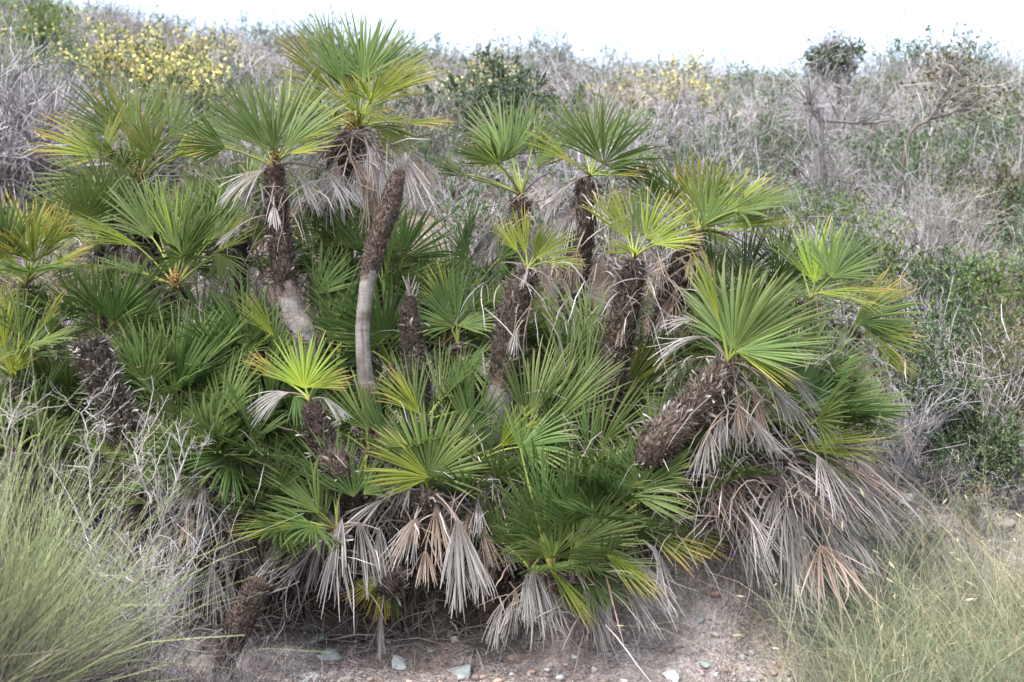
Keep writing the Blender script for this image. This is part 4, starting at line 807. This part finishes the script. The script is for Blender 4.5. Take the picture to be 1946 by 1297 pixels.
# the scrub that covers the hillside as one mass
def tuft(n, h, w, mi):
    a = Acc(); st = rng.normal(0, w * .2, (n, 3)) * [1, 1, 0]; d = nrm(np.stack([rng.normal(0, .35, n), rng.normal(0, .35, n), np.ones(n)], 1))
    L = branch_lines(n, 4, st, d, h * U(.5, 1, n), .08, .5); a.ribbons(L, np.array([[1, .8, .5, .1]]) * .004 * np.ones((n, 1)), perp(d)[:, None], None, mi); return a
MASS = ['twig', 'twigbrown', 'rosemary', 'bright', 'olive', 'yellow', 'straw', 'juniper', 'twigpale']
def comb(pair):
    c = Acc()
    for s in pair:
        if s.n: V, Q, UVv, MI = s.arrays(); c.V.append(V); c.Q.append(Q + c.n); c.UV.append(UVv); c.MI.append(MI); c.n += len(V)
    return c.arrays()
PRO = {'grey': [comb(shrub(.95, .9, (12, 60, 420), .010, 120, .007, .03, 0, i % 2 * 2 + 2, bend=.3)) for i in range(4)],
       'pale': [comb(shrub(.8, .8, (14, 80, 420), .009, 0, tmat=8, bend=.2, up=1.1)) for i in range(2)],
       'brown': [comb(shrub(.9, 1.0, (10, 60, 360), .012, 260, .008, .03, 1, 4, bend=.35)) for i in range(2)],
       'green': [comb(shrub(.75, .8, (10, 50, 220), .009, 1500, .007, .035, 0, 2)) for i in range(3)],
       'bright': [comb(shrub(.6, .6, (9, 40, 160), .008, 1100, .008, .035, 0, 3)) for i in range(2)],
       'dark': [comb(shrub(1.0, .8, (9, 50, 240), .010, 1700, .007, .035, 1, 7)) for i in range(2)],
       'olive': [comb(shrub(.7, .8, (10, 50, 220), .009, 1100, .008, .03, 0, 4)) for i in range(2)],
       'tuft': [tuft(90, .6, .5, 6).arrays() for i in range(2)],
       'yellow': [comb(shrub(.7, .8, (10, 50, 220), .009, 900, .007, .03, 0, 3, spike=.03, fl=160, flmat=5)) for i in range(2)]}
def scrub_mass():
    Vs, Qs, Us, Ms = [], [], [], []; n0 = 0
    keys = ['grey', 'pale', 'brown', 'green', 'bright', 'dark', 'olive', 'tuft', 'yellow']
    cnt = 0
    for it in range(60000):
        if cnt >= 1500: break
        y = 9.8 + 25 * rng.random() ** .9; x = U(-1, 1) * (y * .40 + .8)
        px = 973 + x / y * F
        # the clump hides what stands low behind it; leave bare earth where the photo shows it
        if y < 13.2 and px < 950 and rng.random() < (.93 if y > 11.3 else .5): continue
        if y < 11 and 950 <= px < 1350: continue
        if y < 11.4 and px > 1600 and rng.random() < .8: continue
        if y < 13.2 and 820 < px < 950 and rng.random() < .8: continue
        c = fbm(x * .22 + 7, y * .22, 31, 3) + rng.normal(0, .12)
        if c > .12: k = rng.choice(['green', 'bright', 'olive', 'grey', 'yellow'], p=[.42, .22, .18, .13, .05])
        elif c > -.08: k = rng.choice(['grey', 'pale', 'green', 'olive', 'brown', 'tuft'], p=[.28, .10, .32, .15, .08, .07])
        else: k = rng.choice(['grey', 'pale', 'brown', 'tuft', 'green'], p=[.44, .16, .14, .06, .20])
        if y > 27: k = rng.choice(['green', 'dark', 'olive', 'grey', 'grey', 'bright'])
        V, Q, UVv, MI = PRO[k][rng.integers(len(PRO[k]))]
        s = U(.7, 1.25) * (1.05 if y > 14 else .9); a = U(0, 6.28); R = np.array([[math.cos(a), -math.sin(a), 0], [math.sin(a), math.cos(a), 0], [0, 0, U(.8, 1.25)]])
        W = (V @ R.T) * s + [x, y, float(gz(x, y)) - .04]
        Vs.append(W); Qs.append(Q + n0); Us.append(UVv); Ms.append(MI); n0 += len(V); cnt += 1
    me = mesh('hillside_scrub', (np.concatenate(Vs), np.concatenate(Qs), np.concatenate(Us), np.concatenate(Ms)), MASS)
    tag(link('hillside_scrub', me), 'grey and green scrub covering the whole hillside behind', 'scrub', None, 'stuff')
scrub_mass()

def bush(name, label, cat, px, py, Y, h, w, leafmat, twigmat='twig', leaves=3000, n=(12, 90, 500), r0=.012, lw=.006, ll=.03, fl=0, spike=.03, group=None, lean=0, bend=.25, up=.9, ground=None, ribbon=True, lt=(.3, 1.)):
    """py: photograph row of the top of the bush; the root is put on the ground below it"""
    x = (px - 973) / F * Y; g = float(gz(x, Y)); top = EYE + (648.5 - py) / F * Y
    H = max(.3, top - g) if h is None else h
    z = g if h is None else max(g, top - h)
    root = thing(name, label, cat, (x, Y, g), group)
    a, lf = shrub(H, w, n, r0, leaves, lw, ll, 0, 0, bend=bend, fl=0, up=up, ribbon=ribbon, lt=lt)
    link('branches', mesh('branches', a, [twigmat]), root)
    if lf.n: link('foliage', mesh('foliage', lf, [leafmat]), root)
    if fl:
        b = Acc(); V = lf.arrays()[0]; hi = V[V[:, 2] > np.quantile(V[:, 2], .45)]; p = hi[rng.integers(0, len(hi), fl)] + rng.normal(0, .04, (fl, 3)) + [0, 0, .03]
        d = nrm(rng.normal(0, 1, (fl, 3)) + [0, 0, .8]); b.ribbons(np.stack([p, p + d * spike], 1), np.full((fl, 2), spike * .42), perp(d)[:, None])
        tag(link('flowers', mesh('flowers', b, ['yellow']), root), None, None, None, 'stuff')
    return root
G1 = 'yellow flowering broom bushes on the hill'
bush('flowering_broom', 'largest yellow flowering broom on the left hill, its left half', 'broom bush', 225, 68, 18, None, 1.3, 'rosemary', leaves=5000, fl=1900, spike=.032, lw=.009, ll=.05, group=G1)
bush('flowering_broom', 'yellow flowering broom on the left hill, in the middle of the yellow patch', 'broom bush', 310, 72, 17.6, None, 1.3, 'rosemary', leaves=5000, fl=1900, spike=.032, lw=.009, ll=.05, group=G1)
bush('flowering_broom', 'smaller yellow flowering broom just below the skyline, above the palm crown', 'broom bush', 402, 72, 20, None, 1.0, 'rosemary', leaves=3500, fl=1300, spike=.032, lw=.009, ll=.05, group=G1)
bush('flowering_broom', 'yellow flowering broom low in the patch, nearest the olive palm crown', 'broom bush', 360, 108, 16.8, None, 1.0, 'rosemary', leaves=4000, fl=1300, spike=.04, lw=.009, ll=.05, group=G1)
bush('flowering_broom', 'yellow flowering broom at the left edge of the hill', 'broom bush', 20, 36, 17.5, None, .7, 'bright', leaves=2500, fl=420, spike=.032, lw=.009, ll=.05, group=G1)
bush('flowering_broom', 'pale yellow broom behind the dark juniper', 'broom bush', 895, 118, 17.5, None, 1.1, 'olive', leaves=3000, fl=1500, spike=.032, lw=.009, ll=.05, group=G1)
bush('flowering_broom', 'yellow flowering broom right of centre below the skyline', 'broom bush', 1275, 136, 19, None, .9, 'olive', leaves=2500, fl=1200, spike=.032, lw=.009, ll=.05, group=G1)
bush('flowering_broom', 'faint yellow broom left of the brighter one right of centre', 'broom bush', 1190, 155, 18, None, .8, 'olive', leaves=2500, fl=420, spike=.032, lw=.009, ll=.05, group=G1)
G2 = 'dark evergreen bushes on the hill'
bush('juniper_bush', 'broad dark green juniper behind the gap between the palm crowns', 'juniper', 915, 122, 15.5, None, 1.4, 'juniper', 'twigbrown', leaves=32000, n=(16, 120, 900), lw=.0085, ll=.045, group=G2)
bush('juniper_bush', 'smaller dark green juniper joined to the right of the broad one', 'juniper', 990, 160, 15.3, None, .8, 'juniper', 'twigbrown', leaves=14000, n=(14, 100, 700), lw=.0085, ll=.045, group=G2)
bush('juniper_bush', 'dark brownish juniper on the skyline right of the tallest palm', 'juniper', 808, 78, 25, None, 1.0, 'juniper', 'twigbrown', leaves=6000, lw=.01, ll=.06, group=G2)
bush('juniper_bush', 'dark bush with a rounded head on the skyline at the right', 'juniper', 1828, 70, 25, 1.5, .8, 'juniper', 'twigbrown', leaves=4000, lw=.012, ll=.06, group=G2)
bush('grass_tussock', 'pale green grassy bush on top of the left hill', 'tussock', 85, -12, 21, None, .9, 'bright', 'straw', leaves=4500, lw=.007, ll=.09, up=1.3)
bush('dry_bush', 'large bare grey twiggy bush at the left edge, dense all the way down', 'bush', 30, 90, 13.2, None, 2.2, 'olive', 'twig', leaves=1500, n=(26, 420, 4200), r0=.022, lw=.006, ll=.025, bend=.35)
bush('dry_bush', 'bare grey twiggy bush right of the one at the left edge', 'bush', 130, 150, 14.2, None, 1.3, 'olive', 'twig', leaves=800, n=(22, 300, 2600), r0=.016, lw=.006, ll=.025, bend=.3)

# small tree on the right skyline
def line_tree(name, label, cat, base, pts_list, radii, twigs, twigmat, leafmat=None, leaves=0, ll=.04, lw=.012, crown=None, group=None, parts='trunk'):
    root = thing(name, label, cat, base, group); a = Acc()
    allp = []
    for pts, r in zip(pts_list, radii):
        c = spline(np.asarray(pts) - base, 12); a.tubes(c[None], np.linspace(r, r * .45, 12)[None], 7); allp.append(c)
    link('trunk', mesh('trunk', a, ['twigbrown'], True), root)
    L0 = np.stack([p[::1] for p in allp]); b = Acc()
    p, d = sub(L0, twigs // 8, .35); L1 = branch_lines(len(p), 5, p, nrm(d + rng.normal(0, .6, d.shape) + [0, 0, .2]), U(.15, .5, len(p)), .3)
    b.tubes(L1, np.linspace(1, .4, 5)[None] * .007 * np.ones((len(p), 1)), 3)
    p, d = sub(L1, twigs, .2); L2 = branch_lines(len(p), 4, p, nrm(d + rng.normal(0, .6, d.shape)), U(.12, .4, len(p)), .3)
    b.ribbons(L2, np.linspace(1, .4, 4)[None] * .003 * np.ones((len(p), 1)), perp(d)[:, None])
    link('branches', mesh('branches', b, [twigmat]), root)
    if leafmat:
        lf = Acc()
        if crown is not None:
            c, rad = crown; q = nrm(rng.normal(0, 1, (70, 3))) * U(.2, 1.5, (70, 1)) * rad + c - base; p = q[rng.integers(0, 70, leaves)] + rng.normal(0, 1, (leaves, 3)) * np.asarray(rad) * .13 + np.array([0, 0, 1.]) * np.abs(rng.normal(0, .05, (leaves, 1))); d = rng.normal(0, 1, (leaves, 3))
        else: p, d = sub(L2, leaves, .3)
        dl = nrm(d + rng.normal(0, .6, d.shape)); lf.ribbons(np.stack([p, p + dl * ll * .5, p + dl * ll], 1), np.array([[.5, 1, .3]]) * lw * np.ones((leaves, 1)), perp(dl)[:, None])
        link('crown', mesh('crown', lf, [leafmat]), root)
    return root
def pp(lst, Y): return [P(x, y, Y + dy) for x, y, dy in lst]
b0 = P(1590, 330, 17); b0[2] = gz(b0[0], 17)
line_tree('small_tree', 'small tree with a dark round crown standing above the skyline at the right', 'tree', b0,
          [[b0, P(1595, 230, 17), P(1590, 150, 17), P(1585, 88, 17)], [P(1595, 230, 17), P(1570, 170, 17.1), P(1560, 110, 17)], [P(1592, 200, 17), P(1615, 150, 16.9), P(1610, 110, 17)]], [.025, .014, .014], 900, 'twig',
          'juniper', 1700, .05, .014, (P(1587, 112, 17), [.25, .22, .13]))
b0 = P(1562, 300, 14.5); b0[2] = gz(b0[0], 14.5)
line_tree('bare_tree', 'bare thin tree bent flat to the right like a hook, below the round crown', 'tree', b0,
          [[b0, P(1563, 260, 14.5), P(1562, 230, 14.5)], [P(1562, 230, 14.5), P(1600, 232, 14.5), P(1650, 234, 14.6), P(1710, 225, 14.6)], [P(1562, 230, 14.5), P(1545, 215, 14.5), P(1535, 190, 14.4)]], [.026, .018, .012], 420, 'twig')
b0 = P(1700, 285, 14); b0[2] = gz(b0[0], 14)
line_tree('bare_tree', 'bare tree with a pale slanting trunk leaning right, at the right', 'tree', b0,
          [[b0, P(1725, 265, 14), P(1765, 228, 14), P(1790, 195, 14), P(1840, 170, 14)], [P(1790, 195, 14), P(1797, 170, 14), P(1800, 150, 14.1)], [P(1765, 228, 14), P(1810, 215, 14.1), P(1860, 190, 14.2)]], [.022, .012, .010], 600, 'twigpale', 'olive', 900, .04, .012)
b0 = P(1315, 100, 28); b0[2] = gz(b0[0], 28)
bush('agave_stalk_bush', 'lone spindly plant sticking up on the skyline, centre right', 'plant', 1313, 80, 28, 1.0, .2, 'juniper', 'twig', leaves=250, n=(3, 12, 60), lw=.012, ll=.05, up=2)

for i, (px, Y, w) in enumerate([(1700, 8.4, .22), (1790, 8.7, .25), (1870, 8.3, .2), (1640, 8.2, .2), (1930, 8.6, .25), (1745, 8.05, .18)]):
    bush('low_tuft', ['little dry tuft on the bare slope nearest the clump, upper', 'little dry tuft in the middle of the bare right slope', 'little dry tuft low on the bare slope before the boulder', 'little tuft at the clump edge, beside the grey rock', 'little tuft at the right edge above the boulder', 'little tuft where the grass begins on the right slope'][i],
         'tuft', px, 0, Y, .3, w, 'olive', 'twig', leaves=700, n=(12, 60, 260), r0=.004, lw=.004, ll=.02, group='low tufts on the bare slope')
# right middle ground: green shrubs between grey twigs
G3 = 'green shrubs right of the palm clump'
mid = [(1850, 690, 8.6, .75, 'rosemary', 'rosemary like bush at the right, greenest, level with the rightmost palm'),
       (1790, 560, 9.6, .7, 'rosemary', 'grey green bush behind the rightmost palm'),
       (1900, 480, 10.6, .8, 'bright', 'fresh green bush at the right edge in the middle of the slope'),
       (1760, 440, 11.2, .7, 'rosemary', 'green bush directly above the rightmost palm crown'),
       (1575, 365, 12.5, .55, 'bright', 'small fresh green bush left of the pale dead thicket'),
       (1680, 430, 11.6, .5, 'bright', 'small light green bush above the two facing fans'),
       (1300, 255, 15, .6, 'rosemary', 'low green bush behind the back right palm'),
       (1550, 330, 13, .45, 'juniper', 'small dark bush above the small fresh green one'),
       (1860, 760, 8.1, .5, 'rosemary', 'low green bush by the earth slope at the right'),
       (1930, 580, 9.2, .5, 'olive', 'olive bush cut by the right edge of the picture'),
       (1730, 620, 9.0, .5, 'rosemary', 'narrow green bush close to the dead stalks at the right'),
       (1800, 400, 13, .8, 'olive', 'olive green bush high on the right slope'),
       (1420, 330, 13.5, .6, 'olive', 'soft green tussock bush above the back right palm'),
       (1920, 300, 14, .9, 'olive', 'half bare bush at the right edge, high on the slope'),
       (1880, 820, 7.9, .4, 'juniper', 'dark little bush on the earth slope at the right edge')]
for px, py, Y, w, lm, lab in mid:
    if px > 1680: Y = max(Y, 8.85 + (Y - 8) * .3)
    bush('green_shrub', lab, 'shrub', px, py, Y, None, w, lm, 'twig', leaves=int(10000 * w / .6), n=(12, 70, 420), r0=.009, lw=.0055, ll=.026, group=G3, bend=.3)
G4 = 'bare grey dead shrubs on the slope'
dead = [(1740, 300, 12.2, .9, 'pale bleached dead thicket on the right slope, its left half'),
        (1800, 330, 12, .9, 'pale bleached dead thicket on the right slope, its right half'),
        (1640, 420, 12.6, .8, 'bare grey shrub left of the pale dead thicket'),
        (1700, 690, 8.3, .7, 'bare grey shrub poking out behind the rightmost palm fans'),
        (1880, 620, 8.9, .6, 'bare white stemmed shrub between green bushes at the right'),
        (1780, 830, 8.0, .6, 'low grey tangle of dead twigs right of the clump'),
        (1900, 860, 7.8, .6, 'grey brown tangle of dead twigs at the right edge'),
        (850, 480, 9.4, .5, 'grey twiggy shrub seen between the palm trunks, centre'),
        (780, 480, 9.3, .5, 'grey twiggy shrub just right of the grey pole'),
        (900, 420, 10, .5, 'bare thin shrub behind the dead palm stalks'),
        (1240, 330, 12.5, .8, 'bare grey shrub behind the stiff upright crown')]
for px, py, Y, w, lab in dead:
    if px > 1680: Y = max(Y, 8.75 + (Y - 8) * .3)
    bush('dead_shrub', lab, 'dead shrub', px, py, Y, None, w, 'olive', 'twigpale' if 'pale' in lab or 'white' in lab else 'twig', leaves=0, n=(18, 120, 560), r0=.008, group=G4, bend=.22, ribbon=False)

# ------------------------------------------------------------------ left foreground bushes
def broom(name, label, x, y, h, n, lean, matn='broom', woody=60, spread=.3):
    g = float(gz(x, y)); root = thing(name, label, 'bush', (x, y, g), 'bushes in the left foreground')
    a = Acc(); ph = U(0, 6.28, 40)
    d0 = nrm(np.stack([np.cos(ph) * spread + lean[0], np.sin(ph) * spread + lean[1], np.ones(40)], 1)); st = rng.normal(0, .07, (40, 3)) * [1, 1, 0]
    L0 = branch_lines(40, 5, st, d0, h * U(.35, .6, 40), .12); b = Acc(); b.tubes(L0, np.linspace(1, .4, 5)[None] * .008 * np.ones((40, 1)), 4)
    p, d = sub(L0, n, .45); dd = nrm(d + rng.normal(0, .27, d.shape) + [lean[0] * .4, lean[1] * .4, .25]); L1 = branch_lines(n, 5, p, dd, h * U(.2, .66, n), .09, .1)
    a.tubes(L1, np.linspace(1, .35, 5)[None] * .0021 * U(.7, 1.3, n)[:, None], 3)
    link('green_stems', mesh('green_stems', a, [matn]), root)
    p, d = sub(L0, woody * 14, .0, .9); L2 = branch_lines(len(p), 4, p, nrm(d * .4 + rng.normal(0, .6, d.shape)), U(.12, .45, len(p)), .25); b.ribbons(L2, np.linspace(1, .4, 4)[None] * .002 * np.ones((len(p), 1)), perp(d)[:, None])
    link('woody_branches', mesh('woody_branches', b, ['drywood']), root)
broom('broom_bush', 'big pale green broom bush in the left foreground, long stems sweeping right', -2.05, 4.9, 1.6, 700, (.13, 0), woody=230)
broom('broom_bush', 'pale green broom bush cut by the left edge of the foreground', -2.1, 4.6, 1.6, 520, (.04, 0), woody=170)
broom('broom_bush', 'lower green bush with tiny pale flowers behind the big broom', -2.05, 5.7, 1.15, 700, (.12, 0), 'broom', woody=220, spread=.4)
broom('broom_bush', 'thin stemmed green bush at the foot of the left dead fans', -1.95, 6.2, .7, 300, (.35, -.05), 'broom', woody=160, spread=.5)
bush('dry_bush', 'grey leafless bush between the pale green bush and the clump foot', 'bush', 265, 905, 6.5, None, .55, 'olive', 'twig', leaves=900, n=(16, 120, 620), r0=.0048, lw=.003, ll=.014, bend=.35, group='bushes in the left foreground')
bush('dry_bush', 'low brownish leafless bush at the bottom left', 'bush', 130, 1060, 5.9, None, .7, 'olive', 'drywood', leaves=900, n=(16, 130, 700), r0=.0048, lw=.003, ll=.014, bend=.35, group='bushes in the left foreground')
def deadbranch(label, pts, Y, r, twigs, seed):
    base = P(*pts[0], Y); base[2] = max(base[2] - .3, gz(base[0], Y)); root = thing('dry_branch', label, 'branch', base, 'bleached branches left')
    P_ = [P(x, y, Y + rng.normal(0, .05)) - base for x, y in pts]; c = spline(P_, 14); a = Acc(); a.tubes((c + rng.normal(0, .006, c.shape))[None], np.linspace(r, r * .3, 14)[None], 6)
    p, d = sub(c[None], twigs, .15); L1 = branch_lines(twigs, 6, p, nrm(d + rng.normal(0, .55, d.shape)), U(.08, .3, twigs), .35); a.tubes(L1, np.linspace(1, .35, 6)[None] * r * .42 * np.ones((twigs, 1)), 4)
    p, d = sub(L1, twigs * 6, .15); L2 = branch_lines(twigs * 6, 4, p, nrm(d + rng.normal(0, .6, d.shape)), U(.03, .12, twigs * 6), .4); a.tubes(L2, np.linspace(1, .4, 4)[None] * r * .2 * np.ones((twigs * 6, 1)), 3)
    link('branch', mesh('branch', a, ['twigpale']), root)
deadbranch('tall bleached forked branch in front of the left dead fans', [(245, 1200), (268, 1110), (285, 1040), (310, 990), (345, 880), (370, 850)], 6.2, .0085, 22, 1)
deadbranch('bleached branch rising left of the forked one, with curled twigs', [(290, 960), (275, 930), (262, 890), (258, 850), (262, 830)], 6.2, .006, 16, 2)
deadbranch('bleached thin branch standing above the pale green bush', [(175, 960), (172, 900), (168, 850), (160, 790), (172, 760)], 6.3, .005, 16, 3)
deadbranch('low bleached branch lying level in the left foreground', [(90, 1150), (150, 1148), (200, 1150), (235, 1172), (300, 1180)], 6.0, .005, 10, 4)
deadbranch('grey branch curving through the bush at the left edge', [(10, 980), (20, 900), (12, 830), (30, 790)], 5.8, .005, 14, 5)
deadbranch('bleached branch lying in the twigs at the lower left', [(160, 1080), (200, 1095), (240, 1100), (262, 1110)], 6.1, .006, 12, 6)
deadbranch('white dry stem crossing in front of the right palms', [(1480, 700), (1550, 690), (1605, 650), (1622, 610)], 6.9, .0035, 10, 7)
deadbranch('long white dry stem arching over the grass right of the clump', [(1560, 850), (1640, 845), (1720, 820), (1780, 790)], 7.1, .0035, 12, 8)

def low_twigs():
    n = 4200; x = U(-2.2, -.75, n); y = U(5.4, 6.9, n); k = rng.random(n) < np.clip((-x - .7) * 1.2, .05, 1); x, y = x[k], y[k]; n = len(x)
    p = np.stack([x, y, gz(x, y)], 1); d = nrm(np.stack([rng.normal(.1, .6, n), rng.normal(0, .6, n), np.ones(n) * .7], 1)); L = branch_lines(n, 5, p, d, U(.1, .42, n), .25)
    a = Acc(); a.ribbons(L, np.linspace(1, .3, 5)[None] * .0017 * np.ones((n, 1)), perp(d)[:, None], None, 0)
    p2, d2 = sub(L, n * 2, .2); L2 = branch_lines(n * 2, 3, p2, nrm(d2 + rng.normal(0, .6, d2.shape)), U(.04, .14, n * 2), .3); a.ribbons(L2, np.linspace(1, .3, 3)[None] * .0011 * np.ones((n * 2, 1)), perp(d2)[:, None], None, 1)
    tag(link('dry_undergrowth', mesh('dry_undergrowth', a, ['twigbrown', 'twig'])), 'tangle of dry brown twigs at the lower left', 'undergrowth', None, 'stuff')
low_twigs()

# ------------------------------------------------------------------ grass at the lower right
def grass():
    a = Acc()
    def field(n, xr, yr, h, keep=None, w=.0013, gr=.5):
        x = U(*xr, n); y = U(*yr, n)
        k = keep(x, y); x, y = x[k], y[k]; n = len(x)
        cl = fbm(x * 2.2, y * 2.2, 77, 3); k = rng.random(n) < .65 + 1.6 * cl; x, y = x[k], y[k]; n = len(x)
        p = np.stack([x, y, gz(x, y) - .01], 1); d = nrm(np.stack([rng.normal(-.05, .36, n), rng.normal(0, .3, n), np.ones(n)], 1))
        L = branch_lines(n, 7, p, d, h * U(.3, 1.1, n), .09, gr)
        v = np.clip(rng.normal(.45, .25, n) + fbm(x * 1.3, y * 1.3, 5, 2), 0, 1); a.ribbons(L, np.array([[1, 1, .9, .8, .6, .4, .15]]) * w * U(.7, 1.3, n)[:, None], perp(d)[:, None], v)
        return L
    dens = lambda x, y: (973 + x / y * F) > 1570 + rng.normal(0, 70, len(x)) + (y - 6.2) * 60
    L = field(11500, (1.0, 3.2), (5.2, 7.6), 1.0, dens, w=.0016, gr=.9)
    field(1500, (1.5, 3.6), (7.5, 8.6), .34, lambda x, y: (973 + x / y * F) > 1620, gr=.7)
    T = field(420, (1.0, 3.0), (5.6, 8.2), 1.1, dens, w=.0024, gr=.7); L = np.concatenate([T, L])
    field(380, (1.1, 2.6), (7.0, 8.4), .7, lambda x, y: (973 + x / y * F) > 1600, w=.002, gr=1.3)
    i = rng.integers(0, len(T) + 300, 260); p = L[i, -1]; d = nrm(L[i, -1] - L[i, -2]); q = np.stack([p, p + d * .02, p + d * .045], 1); a.ribbons(q, np.tile([.001, .0052, .0008], (260, 1)), perp(d)[:, None], np.full(260, .97))
    tag(link('grass', mesh('grass', a, ['grass'])), 'tall green and straw coloured grass at the lower right', 'grass', None, 'stuff')
grass()

# ------------------------------------------------------------------ light, sky, camera
w = bpy.data.worlds.new('World'); SC.world = w; w.use_nodes = True
N, L = w.node_tree.nodes, w.node_tree.links; N.clear()
sky = N.new('ShaderNodeTexSky'); sky.sky_type = 'NISHITA'; sky.sun_disc = False
SUN_EL, SUN_AZ = math.radians(58), math.radians(215)
sky.sun_elevation = SUN_EL; sky.sun_rotation = SUN_AZ; sky.dust_density = 4; sky.air_density = 1
hs = N.new('ShaderNodeHueSaturation'); hs.inputs['Saturation'].default_value = .72; hs.inputs['Value'].default_value = 1.0
L.new(sky.outputs[0], hs.inputs['Color'])
bg = N.new('ShaderNodeBackground'); bg.inputs[1].default_value = .15; L.new(hs.outputs[0], bg.inputs[0])
wo = N.new('ShaderNodeOutputWorld'); L.new(bg.outputs[0], wo.inputs[0])
sl = bpy.data.lights.new('sun', 'SUN'); sl.energy = 1.05; sl.angle = math.radians(40); sl.color = (1, .99, .985)
so = bpy.data.objects.new('sun', sl); COL.objects.link(so)
sd = Vector((math.sin(SUN_AZ) * math.cos(SUN_EL), math.cos(SUN_AZ) * math.cos(SUN_EL), math.sin(SUN_EL)))
so.rotation_euler = sd.to_track_quat('Z', 'Y').to_euler(); so.location = (0, 0, 20)

cam = bpy.data.cameras.new('camera'); co = bpy.data.objects.new('camera', cam); COL.objects.link(co); SC.camera = co
cam.lens = 50; cam.sensor_width = 36; cam.clip_end = 3000; cam.clip_start = .05
co.location = (0, 0, EYE); co.rotation_euler = (math.radians(90), 0, 0)
cam.dof.use_dof = True; cam.dof.focus_distance = 7.5; cam.dof.aperture_fstop = 3.0
SC.view_settings.view_transform = 'Standard'; SC.view_settings.look = 'None'; SC.view_settings.gamma = 1; SC.view_settings.exposure = 1.75
SC.cycles.max_bounces = 6; SC.cycles.diffuse_bounces = 3; SC.cycles.glossy_bounces = 2; SC.cycles.transmission_bounces = 4; SC.cycles.transparent_max_bounces = 4
SC.cycles.use_denoising = True
